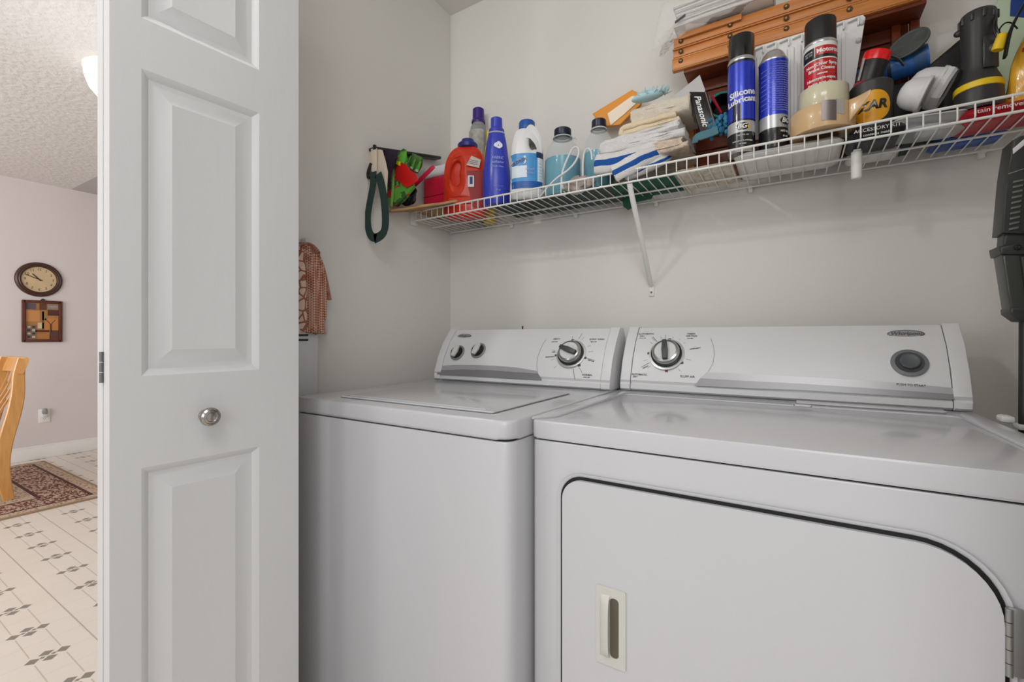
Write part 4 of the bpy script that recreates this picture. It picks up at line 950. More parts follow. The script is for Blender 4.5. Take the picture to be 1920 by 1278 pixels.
# can 2
X, Y, rz, kx, kz = spot(1450, 1.315); r = 28*kx; Ht = H+(630-97)*kz-zb
t2 = can('spray_can', 'capless blue and silver spray can with lines of small print', 1450, 1.315, r, zb, [])
MB().lathe([(0, .0), (r*.95, .0), (r, .004), (r, .050)], 40).build('can_body', M_cb, t2)
MB().lathe([(r, .050), (r, .082)], 40).build('label', mat('label_silver', (184, 186, 188), .3, .4), t2)
MB().lathe([(r, .082), (r, Ht-.034)], 40).build('label', M_cbl, t2)
MB().lathe([(r, Ht-.034), (r*1.02, Ht-.032), (r*1.0, Ht-.029), (r*.93, Ht-.027), (r*.74, Ht-.012), (r*.55, Ht-.004), (r*.35, Ht-.001), (r*.33, Ht-.004), (0, Ht-.004)], 40).build('dome', M_tin, t2)
MB().lathe([(.0016, Ht-.004), (.0016, Ht+.008), (0, Ht+.008)], 12).build('valve_stem', M_plastic_w, t2)
M_fine = mat('fine_print', (150, 158, 216), .5)
b = MB()
for i in range(9): patch_round(b, T(), r, -.95, -.12, Ht-.058-i*.0118, Ht-.0572-i*.0118, None, 8, .0006, tilt=.003)
for i in range(22): write_round(b, random.choice(['directions use spray only', 'shake well before use do', 'caution contents under pr', 'keep away from heat flame']), .0042, T(), r, Ht-.043-i*.0056, M_fine, a=.60)
b.build('fine_print', M_fine, t2); bg(t2, r, .95, .066, .026)
b = MB(); write_round(b, 'NET WT', .007, T(), r, .040, M_ptxt, a=.9); write_round(b, '13 OZ', .006, T(), r, .028, M_ptxt, a=.9); b.build('lettering', None, t2)
# tape rolls
def ringroll(name, label, px, Y, z, ro, ri, h, m, mc):
    X, Y, rz, kx, kz = spot(px, Y); t = thing(name, label, 'tape', (X, Y, z), rz)
    MB().lathe([(ri+.003, 0), (ro-.0005, 0), (ro, .0008), (ro, h-.0008), (ro-.0005, h), (ri+.003, h)], 56).build('tape_roll', m, t, ang=50)
    MB().lathe([(ri, .0005), (ri+.003, .0005), (ri+.003, h-.0005), (ri, h-.0005), (ri, .0005)], 40).build('core', mc, t); return t
M_card = mat('cardboard_core', (150, 118, 84), .8)
YTp = 1.280; X, Y, rz, kx, kz = spot(1540, YTp)
zl = zb+.004
tan = ringroll('packing_tape', 'roll of tan packing tape beneath the clear tape roll', 1541, YTp, zb+.004, .0640, .030, .053, mat('tan_tape', (206, 172, 128), .28, coat=.2), M_card)
zc_ = zb+.0575
clr = ringroll('packing_tape', 'roll of clear yellowish packing tape under the red spray can', 1543, YTp+.003, zc_, .0495, .0360, .051, mat('clear_tape', (206, 200, 172), .2, coat=.3), M_card)
b = MB(); patch_round(b, T(), .0641, -.02, .42, .010, .055, None, 10, .0008, tilt=-.01); b.build('foil_sticker', mat('foil_grey', (118, 108, 106), .3, .5), tan)
b = MB(); patch_round(b, T(), .0641, .40, .70, .022, .054, None, 10, .0006, tilt=-.01); b.build('foil_sticker', mat('foil_pale', (190, 188, 180), .2, .5), tan)
# tail of the tan tape sticking out
tl = [(.0655*sin(q), -.0655*cos(q)) for q in (.85, 1.0)]
b = MB(); b.surf(lambda u, v: Vector((.049+u*.036, -.046-u*.020+.003*sin(u*3), .003+.048*v*(1-u*.80)+u*.042)), 8, 3); b.build('tape_tail', MATS['tan_tape'], tan, solid=.0005)
# can 3: brake cleaner inside the rolls
X, Y, rz, kx, kz = spot(1537, YTp+.003); r = .0325; z3 = zc_; Ht = H+(630-42)*spot(1537, YTp)[4]-z3
t3 = can('spray_can', 'red and white spray can with matte black cap standing in the tape rolls', 1538, YTp+.003, r, z3+.0005, [])
MB().lathe([(0, 0), (r*.95, 0), (r, .004), (r, Ht-.062)], 44).build('can_body', mat('can_red', (190, 24, 30), .3, coat=.3), t3)
MB().lathe([(r, Ht-.062), (r*1.03, Ht-.060), (r*1.03, Ht-.057), (r*.98, Ht-.054)], 40).build('shoulder_ring', M_tin, t3)
MB().lathe([(r*.97, Ht-.055), (r*.955, Ht-.002), (r*.93, Ht), (0, Ht)], 40).build('cap', mat('cap_matte_black', (30, 30, 30), .45), t3)
b = MB(); patch_round(b, T(), r, -1.5, 1.5, Ht-.071, Ht-.062, None, 20, .0004); patch_round(b, T(), r, -1.5, 1.5, Ht-.101, Ht-.098, None, 20, .0008); patch_round(b, T(), r, -.34, -.30, Ht-.094, Ht-.070, None, 4, .0010); b.build('label_band', mat('label_white', (226, 226, 222), .4), t3)
b = MB(); patch_round(b, T(), r, -1.5, -.34, Ht-.092, Ht-.071, None, 12, .0008); patch_round(b, T(), r, -1.5, 1.5, Ht-.098, Ht-.0905, None, 20, .0006); b.build('label_band', M_cb, t3)
b = MB(); write_round(b, 'MOTOR', .0052, T(), r, Ht-.079, M_ptxt, a=-.75); write_round(b, 'OIL CO', .0052, T(), r, Ht-.085, M_ptxt, a=-.75)
write_round(b, 'Motorcraft', .0135, T(), r, Ht-.081, M_ptxt, a=.70, tilt=.03, bold=.0004)
for i, (sx, s_) in enumerate((('Non-Chlor Spray', .0098), ('Brake Cleaner', .0098), ('nettoyant', .005), ('Nettoyant-vapor.', .0090), ('freins non chlor', .0090))): write_round(b, sx, s_, T(), r, Ht-.112-i*.0108, M_ptxt, a=.12, tilt=.03, bold=.0002)
b.build('lettering', None, t3)

# white ribbed tray standing behind the cans
ty = 1.356; V = [PY(px, py, ty) for px, py in ((1416, 88), (1500, 63), (1618, 27), (1623, 32), (1590, 236), (1416, 262))]
V = [Vector((v.x, v.y, max(v.z, DK+.034))) for v in V]
t = thing('ribbed_tray', 'white plastic tray with notched rim standing behind the spray cans', 'tray', (V[4].x-.08, ty, V[4].z))
il = t.location; TM = frame((0, 0, 0), (1, 0, 0), (0, 0, 1))
M_tray = mat('tray_white', (234, 234, 232), .4)
MB().prism([(v.x-il.x, v.z-il.z) for v in V], .006, TM @ T(0, 0, -.006), bev=.0015).build('tray_panel', M_tray, t)
b = MB(); n_r = 15; a0, a1 = V[0]-il, V[2]-il
for i in range(n_r):
    u = (i+.5)/n_r; x = a0.x+(a1.x-a0.x)*u; zt2 = a0.z+(a1.z-a0.z)*u-.030; zb2 = .010
    if x < (V[3]-il).x-.028: b.box((x, -.0025, (zt2+zb2)/2), (.009, .005, zt2-zb2), .002)
b.build('ribs', M_tray, t)
b = MB()
for i in range(n_r//2+1):
    u = i/(n_r//2+1)+.04; x = a0.x+(a1.x-a0.x)*u; zt2 = a0.z+(a1.z-a0.z)*u-.008
    b.box((x, -.004, zt2), (.021, .008, .0045), .0012, fn=lambda q: Vector((q.x, q.y, q.z+q.x*.2))).box((x+.010, -.004, zt2-.008), (.0035, .008, .018), .001)
b.build('rim_notches', M_tray, t)
for z in (V[2].z-il.z-.02, V[2].z-il.z-.06): MB().ball(((V[3]-il).x-.004-(V[2].z-il.z-z)*.16, -.002, z), .006, (1, 1, 1)).build('side_lug', M_plastic_w, t)

# slatted wooden crate
wd_ = NT('teak_slats', .38); g = wd_.noise(10, wd_.scaled((1.2, 12, 14)), 6)
c = wd_.mix(g, lin((172, 98, 42)), lin((226, 154, 84))); wd_.bump(g, .2, .002); M_teak = wd_.done(c)
M_teak2 = mat('dark_red_wood', (116, 52, 26), .45, var=.3, vscale=14, stretch=(1, 8, 8), bump=.1)
Yc = 1.362; xl = PY(1260, 100, Yc).x; xr = PY(1732, 20, Yc).x
cr = thing('wooden_crate', 'varnished brown slatted wooden rack with brass studs behind the spray cans', 'rack', ((xl+xr)/2, 1.41, DK+.02))
il = cr.location; I = T(*(-il)); wv = [(1.834, 1.872, 0), (1.874, 1.899, .004), (1.901, 1.930, .002)]
for k, (za, zb_, off) in enumerate(wv):
    MB().box(((xl+xr)/2, Yc+.008+off, (za+zb_)/2), (xr-xl-(.004*k), .016, zb_-za), .003, M=I).build('slat', M_teak, cr)
MB().box((PY(1330, 60, Yc).x, Yc-.003, 1.925), (PY(1392, 60, Yc).x-xl-.02, .008, .016), .002, M=I).build('slat', M_teak, cr)
for z in (1.8385, 1.8675, 1.8955): MB().box(((xl+xr)/2, Yc+.001, z), (xr-xl-.002, .006, .0035), .0012, M=I).build('slat_bead', M_teak, cr)
M_brass = mat('antique_brass', (128, 112, 84), .3, .9)
for px in (1276.5, 1369, 1474.5, 1593, 1706):
    for z in (1.858, 1.885, 1.915):
        X = PY(px, 60, Yc).x
        MB().lathe([(.0066, 0), (.0060, .0024), (.0036, .0046), (0, .0054)], 16, I @ T(X, Yc-.0002, z) @ R(pi/2, 'X')).build('brass_stud', M_brass, cr)
xl2, xr2 = PY(1288, 150, 1.42).x, PY(1728, 60, 1.42).x
for k in range(7):
    z = 1.53+.044*k
    MB().box(((xl2+xr2)/2, 1.449, z+.021), (xr2-xl2-.04, .010, .0405), .002, M=I).build('back_slat', M_teak2, cr)
for X in (xl2+.010, xr2-.010, xr2-.045):
    MB().box((X, 1.438, 1.678), (.018, .018, .312), .003, M=I).build('post', M_teak2 if X > 0 else M_teak, cr)
MB().box(((xl2+xr2)/2, 1.405, 1.829), (xr2-xl2, .07, .010), .002, M=I).build('shelf_board', M_teak2, cr)
# newspapers in a thin plastic bag on the crate
M_news = NT('stacked_newsprint', .75); g = M_news.noise(5, M_news.scaled((1, 1, 90)), 3); M_news.bump(g, .6, .004)
M_news = M_news.done(M_news.mix(M_news.ma('GREATER_THAN', g, .5), lin((186, 184, 182)), lin((240, 238, 234))))
x0, x1 = PY(1262, 60, 1.335).x, PY(1452, 0, 1.335).x
nb = thing('newspaper_bag', 'stack of newspapers in thin clear plastic on top of the wooden rack', 'newspapers', (PY(1350, 20, 1.335).x, 1.39, 1.938))
il = nb.location
for k in range(5):
    f = x0+.004*((k*7) % 4); e = x1-.006*((k*5) % 3)
    def fn(v, k=k): return v+Vector((0, 0, .006*sin((v.x)*9+k)))
    b = MB(); b.box(((f+e)/2-il.x, -.004*((k*3) % 3), .008+.013*k), (e-f, .118, .0115), .0045, 3)
    bmesh.ops.subdivide_edges(b.bm, edges=b.bm.edges[:], cuts=2)
    for v in b.bm.verts: v.co.z += wob(v.co, 18, .003, k)
    b.build('newspaper', M_news, nb, ang=60)
M_film = mat('thin_clear_film', (232, 230, 226), .15, alpha=.16)
b = MB()
def bagf(u, v):
    x = x0-.012-il.x+(x1-x0+.012)*u; dz = -.020-.028*(1-u)*v
    return Vector((x-.028*(1-u)**4*(.5+v), -.066-.006*v-.004*sin(u*30), .074*(1-v)-.002+dz*v*(1-u)+wob((u*3, v*2, 0), 4, .008, 3)))
b.surf(bagf, 40, 10); b.build('plastic_bag', M_film, nb, ang=80, solid=.0008)
b = MB()
def tailf(u, v): return Vector((x0-il.x-.002-.040*u+.006*sin(v*9), -.05+.06*v, .014-.050*u*(.6+.5*sin(v*3))+wob((u*3, v*4, 0), 3, .010, 8)))
b.surf(tailf, 14, 12); b.build('bag_tail', M_film, nb, ang=80, solid=.0008)
MB().prism([(-.0, 0), (.028, .011), (.028, .018), (0, .007)], .0012, frame((PY(1266, 60, 1.32).x-il.x, -.073, 1.962-il.z-.022), (1, 0, 0), (0, 0, 1))).build('barcode_print', M_ink, nb)

# round black container with yellow oval
Yk = 1.305; X, Y, rz, kx, kz = spot(1633, Yk); r = 42*kx; z0_ = DK+.0325; hK = H+(630-146)*spot(1633, Yk-r)[4]-z0_
k = thing('round_container', 'round black container with a yellow oval emblem beside the tape', 'container', (X, Y, z0_), rz)
MB().lathe([(0, 0), (r*.94, 0), (r*.96, .004), (r*.96, hK*.22), (r, hK*.26), (r, hK-.004), (r-.003, hK), (r*.8, hK), (0, hK-.002)], 48).build('container_body', mat('container_charcoal', (52, 52, 52), .45), k)
b = MB(); patch_round(b, T(), r, -.85, .95, hK*.06, hK*.74, None, 26, .0007, tilt=.004, shape=lambda u: max(.01, 1-(2*u-1)**2)**.5); b.build('emblem_oval', mat('emblem_yellow', (224, 160, 24), .4), k)
b = MB(); write_round(b, 'ZAR', .027, T(), r, hK*.42, M_cb, a=.05, tilt=.05, bold=.001, ext=.0012, shear=.2); b.build('emblem_lettering', M_cb, k)
# red capped knife sharpener / lighter standing on the container
p0 = PY(1617, 146, 1.30); p1 = PY(1638, 84, 1.30)
zb3 = z0_+hK
lg = thing('handheld_tool', 'red and black handled tool propped on the black container', 'tool', (p0.x+.008, 1.31, zb3))
ax = Vector((p1.x-p0.x, 0, p1.z-p0.z)).normalized(); LMx = frame((0, 0, 0), Vector((ax.z, -.25, -ax.x)), ax)
LMx = Matrix(((ax.z, 0, ax.x, 0), (0, 1, 0, 0), (-ax.x, 0, ax.z, 0), (0, 0, 0, 1)))
hh2 = (p1-p0).length+.008
MB().lathe([(0, .006), (.018, .006), (.020, hh2*.35), (.0215, hh2*.72), (.021, hh2*.76)], 24, LMx, sx=1.2, sy=.85).build('handle', mat('tool_black', (30, 26, 28), .35), lg)
MB().lathe([(0, .001), (.0215, .001), (.0215, .006), (.0165, .012), (0, .012)], 24, LMx, sx=1.2, sy=.85).build('base_collar', mat('tool_crimson', (190, 22, 58), .35), lg)
MB().lathe([(.0222, hh2*.70), (.0230, hh2*.80), (.0222, hh2*.96), (.018, hh2), (0, hh2)], 24, LMx, sx=1.15, sy=.85).box((0, -.014, hh2*.86), (.026, .008, .006), .002, M=LMx).build('cap', mat('tool_red', (222, 30, 30), .22), lg)
MB().sweep([LMx @ Vector((-.019, -.004, .010)), LMx @ Vector((-.0225, -.004, hh2*.75))], [(-.002, -.008), (.002, -.008), (.002, .008), (-.002, .008)], up=(0, 1, 0)).build('side_trim', mat('trim_grey', (150, 146, 140), .4), lg)
# hidden bin carrying the blue scope, dark
sb = PY(1688, 160, 1.40)
bn = tag(MB().box((0, 0, .0725), (.150, .038, .145), .006).build('storage_bin', mat('bin_black', (20, 20, 22), .6)), 'small black bin behind the round container, holding up the blue tube', 'bin')
bn.location = (sb.x, 1.404, DK+.021); ztop = DK+.021+.145
# blue tube with grey flap lid
pa_, pb_ = PY(1603, 133, 1.40), PY(1742, 106, 1.372)
bs = thing('blue_tube', 'blue cylinder lying on its side with a round grey flip lid', 'tube', ((pa_.x+pb_.x)/2, 1.39, ztop+.029))
il = bs.location; a = Vector((pa_.x-il.x, .006, -.002)); e = Vector((pb_.x-il.x, -.012, .012)); N = 12
def cyl(a, e, r0, r1, name, m, n=28, open_=False):
    d = (e-a); L_ = d.length; q = d.to_track_quat('Z', 'Y').to_matrix().to_4x4(); Mx = Matrix.Translation(a) @ q
    pr_ = [(0, 0), (r0, 0), (r1, L_)] + ([(r1*.86, L_), (r1*.84, L_-.02), (0, L_-.02)] if open_ else [(0, L_)])
    return MB().lathe(pr_, n, Mx).build(name, m, bs)
cyl(a+(e-a)*.04, e, .0260, .0285, 'tube_body', mat('scope_blue', (46, 104, 180), .35), open_=True)
cyl(a, a+(e-a)*.05, .0275, .0275, 'rear_cap', M_black); cyl(a+(e-a)*.80, a+(e-a)*.97, .0292, .0292, 'front_band', mat('band_slate', (52, 88, 132), .4))
cyl(a+(e-a)*.45, a+(e-a)*.50, .0290, .0290, 'strap_band', mat('band_dark', (30, 44, 60), .5))
dp = PY(1703, 83, 1.355)-il; DM_ = Matrix.Translation(dp) @ Matrix.Rotation(radians(-20), 4, 'Z') @ Matrix.Rotation(radians(-20), 4, 'Y') @ R(radians(68), 'X')
MB().lathe([(0, -.004), (.030, -.004), (.0345, -.001), (.0345, .003), (.031, .004), (.029, .0025), (0, .0025)], 40, DM_, sx=1.14).build('flip_lid', mat('lid_grey', (72, 76, 74), .45), bs)
V = smooth([dp+Vector((-.030, -.002, -.006)), dp+Vector((-.036, -.008, -.018)), dp+Vector((-.020, -.016, -.034)), dp+Vector((-.010, -.014, -.052))], 2)
MB().sweep(V, [(-.001, -.005), (.001, -.005), (.001, .005), (-.001, .005)], up=(0, 1, 0)).build('lid_strap', mat('lid_grey', (72, 76, 74)), bs)
# white cup shapes
def cup(px, py, Y, s, label, turn, tilt):
    p = PY(px, py, Y); t = thing('white_cup', label, 'cup', p, turn); M_ = R(tilt, 'Y')
    pr_ = [(0, .052), (.012, .0515), (.024, .047), (.033, .037), (.0375, .022), (.039, .006), (.0425, .005), (.0425, -.002), (.038, -.004), (.034, .004), (.030, .025), (.018, .040), (0, .044)]
    MB().lathe([(a*s, b_*s) for a, b_ in pr_], 40, M_).build('cup_shell', M_plastic_w, t); return t, M_
t, M_ = cup(1757, 165, 1.318, 1.0, 'larger white plastic cup lying on its side, open end toward the torch', rz, radians(-62))
MB().lathe([(.043, -.001), (.0445, -.003), (.0445, -.012), (.040, -.018), (.034, -.014)], 8, M_).build('hex_flange', M_plastic_w, t, ang=20)
t, M_ = cup(1733, 178, 1.285, .86, 'smaller white plastic cup nested in front of the larger one', rz, radians(-66))
b = MB(); X, Y, rz, kx, kz = spot(1722, 1.29)
tr = thing('clear_tray', 'shallow clear plastic tray holding the white cups', 'tray', (PY(1738, 230, 1.285).x, 1.30, DK+.001), radians(10))
b.prism(rrect(.118, .066, .02, 5), .002); b.build('tray_base', mat('clear_tray_plastic', (210, 212, 212), .15, alpha=.45), tr)
MB().tube([Vector((x, y, .031)) for x, y in rrect(.128, .074, .022, 6)], .0016, 6, closed=True).build('tray_rim', M_plastic_w, tr)
b = MB(); o1 = [(x, y, .001) for x, y in rrect(.118, .066, .02, 6)]; o2 = [(x, y, .031) for x, y in rrect(.128, .074, .022, 6)]
v1 = [b.bm.verts.new(p) for p in o1]; v2 = [b.bm.verts.new(p) for p in o2]
for i in range(len(v1)): b.bm.faces.new((v1[i], v1[(i+1) % len(v1)], v2[(i+1) % len(v1)], v2[i]))
b.build('tray_wall', mat('clear_tray_plastic', (210, 212, 212)), tr)
V = []
for i in range(90):
    q = i/90*2*pi*3.6; V.append(PY(1735, 230, 1.30)+Vector((.034*cos(q)*(1-.1*(i/90)), .018*sin(q), -PY(1735, 230, 1.30).z+DK+.0065+.014*i/90)))
tag(MB().tube(V, .0028, 7).build('coiled_cord', M_plastic_w), 'white cord coiled in the clear tray under the white cups', 'cord')
# black folder leaning behind
V = [PY(px, py, 1.43) for px, py in ((1742, 116), (1800, 66), (1832, 40), (1840, 60), (1810, 190), (1760, 200))]
b = MB(); cx_ = V[4].x; z_ = DK+.021
b.prism([(v.x-cx_, v.z-z_) for v in V[:4]]+[(V[4].x+.02-cx_, 0), (V[5].x-cx_, 0)], .008, frame((0, 0, 0), (1, 0, 0), (0, 0, 1)), bev=.001)
fo = b.build('ring_binder', mat('binder_black', (24, 24, 24), .4, var=.3, vscale=50)); fo.location = (cx_, 1.452, z_); tag(fo, 'black binder leaning behind the torch with a pale page edge', 'binder')
e0, e1 = V[0]-fo.location, V[2]-fo.location
MB().sweep([Vector((e0.x, -.009, e0.z+.0)), Vector((e1.x, -.009, e1.z+.0))], [(-.0042, -.0036), (.0042, -.0036), (.0042, .0036), (-.0042, .0036)], up=(0, 1, 0)).build('page_edge', mat('page_cream', (206, 202, 190), .7), fo)

# large black torch standing on its head
Yt = 1.298; X, Y, rz, kx, kz = spot(1836, Yt); rH = 49*kx; rB = 34*kx; hT = H+(630-22)*kz-DK-.031
t = thing('flashlight', 'large black rubber flashlight standing on its head with a yellow ring', 'flashlight', (X, Y+.006, DK+.0315), rz)
M_rub = mat('torch_rubber', (50, 50, 50), .42, bump=.05); hb_ = hT*.20; hy = hT*.275
MB().lathe([(0, 0), (rH, 0), (rH*1.02, .005), (rH, hb_*.9), (rH*.98, hb_)], 48).build('head', M_rub, t)
MB().lathe([(rH*.98, hb_), (rH*1.02, hb_+.001), (rH*1.02, hy-.004), (rH*.98, hy-.002)], 48).build('ring', mat('torch_yellow', (232, 196, 30), .4), t)
MB().lathe([(rH*.97, hy-.003), (rH*.90, hy+.006), (rB*1.08, hy+.020), (rB, hT*.42), (rB*.98, hT*.62), (rB*1.06, hT*.86), (rB*1.08, hT*.965), (rB*1.0, hT*.99), (rB*.9, hT), (0, hT)], 44).build('barrel', M_rub, t)
b = MB()
for i in range(10): b.box((rB*1.055*cos(2*pi*i/10), rB*1.055*sin(2*pi*i/10), hT*.93), (.006, .006, .018), .0025)
b.build('grip_lugs', M_rub, t)
b = MB(); patch_round(b, T(), rB*1.02, .22, 1.15, hT*.38, hT*.68, None, 12, .004); b.build('switch_plate', mat('torch_plate', (58, 60, 60), .3), t, solid=.003)
MB().lathe([(.0085, 0), (.0085, .004), (.006, .006), (0, .0055)], 20, T((rB*1.02+.003)*sin(.72), -(rB*1.02+.003)*cos(.72), hT*.55) @ R(.72) @ R(pi/2, 'X')).build('switch', mat('torch_switch', (78, 80, 80), .35), t)
MB().ball((-rB*1.1, 0, hT*.86), .007, (1.2, .8, 1)).build('lanyard_lug', M_rub, t)
tg = PY(1875, 79, 1.265); inv = (T(*t.location) @ R(rz)).inverted(); L0 = inv @ tg
MB().lathe([(0, -.015), (.0085, -.015), (.0095, -.013), (.0078, .013), (.0065, .015), (0, .015)], 20, Matrix.Translation(L0) @ R(radians(14), 'Y')).build('toggle', mat('torch_yellow', (232, 196, 30)), t)
V = smooth([Vector((rB*.98, -.004, hT*.93)), inv @ PY(1862, 45, 1.268), L0+Vector((-.006, 0, .012)), L0+Vector((0, 0, .015)), inv @ PY(1867, 50, 1.266), Vector((rB*1.0, -.002, hT*.945))], 2)
MB().tube(V, .0018, 6).build('lanyard', M_black, t)
V = smooth([L0+Vector((.001, 0, .014)), inv @ PY(1872, 56, 1.266), inv @ PY(1884, 42, 1.27), inv @ PY(1897, 42, 1.275), inv @ PY(1908, 54, 1.28)], 2)
MB().tube(V, .0014, 6).build('lanyard', M_black, t)
# pale green sheet with blue printed corner
V = [PY(px, py, 1.435) for px, py in ((1860, 36), (1882, -30), (1990, -40), (1990, 210), (1866, 230), (1862, 80))]
zmin = DK+.021; V = [Vector((v.x, v.y, max(v.z, zmin))) for v in V]; cx_ = V[4].x
gs = MB().prism([(v.x-cx_, v.z-zmin) for v in V], .010, frame((0, 0, 0), (1, 0, 0), (0, 0, 1)), bev=.001).build('mailing_box', mat('pale_green_card', (190, 208, 180), .6, var=.05)); gs.location = (cx_, 1.452, zmin); tag(gs, 'pale green card box with a blue printed corner behind the torch', 'box')
V = [PY(px, py, 1.441)-gs.location for px, py in ((1895, 4), (1900, -30), (1990, -30), (1990, 40), (1894, 30))]
MB().prism([(v.x, v.z) for v in V], .0008, frame((0, -.0102, 0), (1, 0, 0), (0, 0, 1))).build('printed_corner', mat('print_royal', (26, 66, 140), .5), gs)
b = MB(); write(b, 'usb', .034, frame(PY(1917, 8, 1.441)-gs.location+Vector((.01, -.0112, 0)), (.08, 0, 1), (-1, 0, .08)), M_ptxt, bold=.0006); b.build('lettering', M_ptxt, gs)
# bag of snacks-like yellow refill in clear film
X, Y, rz, kx, kz = spot(1925, 1.295); b = MB(); hb2 = .195
yb_ = NT('yellow_red_packet', .18); v1 = yb_.noise(9, yb_.scaled((1, 1, .5)), 3)
c = yb_.mix(yb_.ma('GREATER_THAN', v1, .56), lin((228, 172, 52)), lin((222, 204, 170))); c = yb_.mix(yb_.ma('LESS_THAN', yb_.noise(13), .40), c, lin((196, 40, 26)))
yb_.bump(yb_.noise(34, yb_.scaled((1, 1, .35))), .8, .01); M_yb = yb_.done(c); yb_.b.inputs['Coat Weight'].default_value = .8
def pouch(u, v):
    w_ = .056*(1-.35*max(0, v-.35)**1.2); ph = 2*pi*u; q = .030*sin(pi*min(1, v*1.02+.08))**.6
    return Vector((w_*cos(ph)*(1+.05*sin(9*v+3*ph))+.042*v, q*sin(ph)*(1+.12*sin(5*ph+8*v)), hb2*v))
b.surf(pouch, 40, 24); bmesh.ops.remove_doubles(b.bm, verts=b.bm.verts[:], dist=.0003)
o = b.build('refill_pouch', M_yb, ang=70); o.location = (X+.020, Y, DK+.0325); o.rotation_euler = (0, 0, rz); tag(o, 'shiny yellow and red plastic pouch on the red carton', 'pouch')
b = MB()
V = smooth([PY(px, py, 1.262) for px, py in ((1884, 108), (1893, 60), (1907, 30), (1925, 0))], 2)
tag(b.sweep(V, [(-.002, -.006), (.002, -.006), (.002, .006), (-.002, .006)], up=(0, 1, 0)).build('black_strap', M_black), 'black strap running up beside the yellow pouch', 'strap')

# ---------------------------------------------------------------- stick vacuum hanging at the right
Yv = 1.215
M_v = mat('vacuum_charcoal', (50, 52, 50), .38); M_v2 = mat('vacuum_dark', (34, 36, 34), .45); 
org = PY(1900, 620, Yv); va = thing('stick_vacuum', 'dark grey cordless stick vacuum hanging upright at the right of the dryer', 'vacuum cleaner', (org.x, Yv, org.z))
VM = frame((0, 0, 0), (1, 0, 0), (0, 0, 1))
def vp(pts, d, z0, name, m, par=va, bev=.004):
    V = [PY(px, py, Yv)-org for px, py in pts]; return MB().prism([(v.x, v.z) for v in V], d, VM @ T(0, 0, z0), bev=bev).build(name, m, par, ang=50)
bp = vp([(1888, 272), (1905, 263), (1960, 258), (1985, 300), (1975, 420), (1960, 444), (1868, 442), (1879, 335)], .052, -.026, 'battery_body', M_v)
vp([(1918, 262), (1960, 250), (1990, 300), (1980, 450), (1912, 452)], .020, .020, 'side_panel', M_v2)
for i in range(10):
    yy = 345+i*9.6; vp([(1889-i*.9, yy+2), (1908-i*1.0, yy-2), (1907.5-i*1.0, yy+2.4), (1888.6-i*.9, yy+6)], .004, .0245, 'louver', mat('louver_grey', (104, 106, 102), .3), bp, .001)
vp([(1888, 288), (1909, 270), (1908, 275.5), (1908.5, 282), (1888.5, 298)], .001, .0262, 'sticker', mat('sticker_white', (214, 208, 210), .5), bp, .0002)
vp([(1880, 333), (1908, 324), (1908, 325.5), (1880, 335)], .001, .0262, 'seam', mat('seam_grey', (130, 130, 126), .5), bp, .0002)
vp([(1876, 440), (1960, 440), (1960, 470), (1874, 464)], .038, -.019, 'neck', M_v)
vp([(1863, 466), (1900, 461), (1962, 460), (1962, 482), (1866, 481)], .056, -.028, 'collar', M_v)
sc_ = PY(1896, 468, Yv)-org; MB().lathe([(.0055, 0), (.005, .003), (.002, .0035), (0, .002)], 16, Matrix.Translation(sc_+Vector((0, -.028, 0))) @ R(pi/2, 'X')).build('collar_screw', M_black, va)
vp([(1870, 480), (1962, 480), (1950, 585), (1886, 582)], .046, -.023, 'dust_bin', mat('vacuum_bin', (62, 64, 60), .25))
vp([(1900, 484), (1950, 484), (1935, 578), (1914, 580)], .010, .0215, 'bin_rib', M_v2)
vp([(1884, 580), (1888, 577), (1952, 577), (1952, 592), (1930, 604), (1905, 603), (1885, 589)], .050, -.025, 'bin_latch', M_v)
a, e = PY(1924, 600, Yv)-org, PY(1923, 812, Yv)-org
MB().tube([a, e], .0095, 20).build('wand', M_v2, va)
ee = PY(1922, 800, Yv)-org; MB().box(tuple(ee), (.026, .03, .010), .003).build('wand_clip', M_plastic_w, va)
b = MB().box((0, 0, 0), (.018, .03, .012), .004); o = b.build('hose_clip', M_plastic_w); p = PY(1904, 806, 1.15); o.location = (dx1+.012, 1.16, ZT+.006)
tag(o, 'small white plastic clip on the right rear edge of the dryer', 'clip')
tag(MB().box((dx1+.13, 1.215, .40), (.20, .22, .795), .01).build('storage_caddy', mat('caddy_black', (24, 24, 24), .6)), 'dark storage caddy standing between the dryer and the right wall', 'caddy')

# ---------------------------------------------------------------- mop cloth and board on the left wall
def clothmat(name, a, b_, sc):
    n = NT(name, .95); ck = n.nt.nodes.new('ShaderNodeTexChecker'); ck.inputs['Scale'].default_value = sc; mp = n.nt.nodes.new('ShaderNodeMapping'); mp.inputs['Rotation'].default_value = (radians(45), radians(0), 0)
    n.nt.links.new(n.tc.outputs['Object'], mp.inputs[0]); n.nt.links.new(mp.outputs[0], ck.inputs['Vector']); n.put(ck.inputs['Color1'], lin(a)); n.put(ck.inputs['Color2'], lin(b_)); n.bump(n.noise(300), .5)
    return n.done(ck.outputs['Color'])
M_c1 = clothmat('rust_lattice_cloth', (214, 178, 160), (162, 92, 62), 190); M_c3 = clothmat('rust_fine_cloth', (190, 142, 122), (150, 96, 76), 320)
vr = NT('blush_cell_cloth', .95); vo = vr.nt.nodes.new('ShaderNodeTexVoronoi'); vo.feature = 'DISTANCE_TO_EDGE'; vo.inputs['Scale'].default_value = 48; vr.nt.links.new(vr.tc.outputs['Object'], vo.inputs['Vector'])
M_c2 = vr.done(vr.mix(vr.ma('LESS_THAN', vo.outputs['Distance'], .10), lin((224, 196, 178)), lin((158, 100, 76))))
hk = thing('kitchen_towel', 'rust and cream patterned cloth hanging on the left wall beside the door', 'towel', PX(580, 462, XL+.03))
il = hk.location
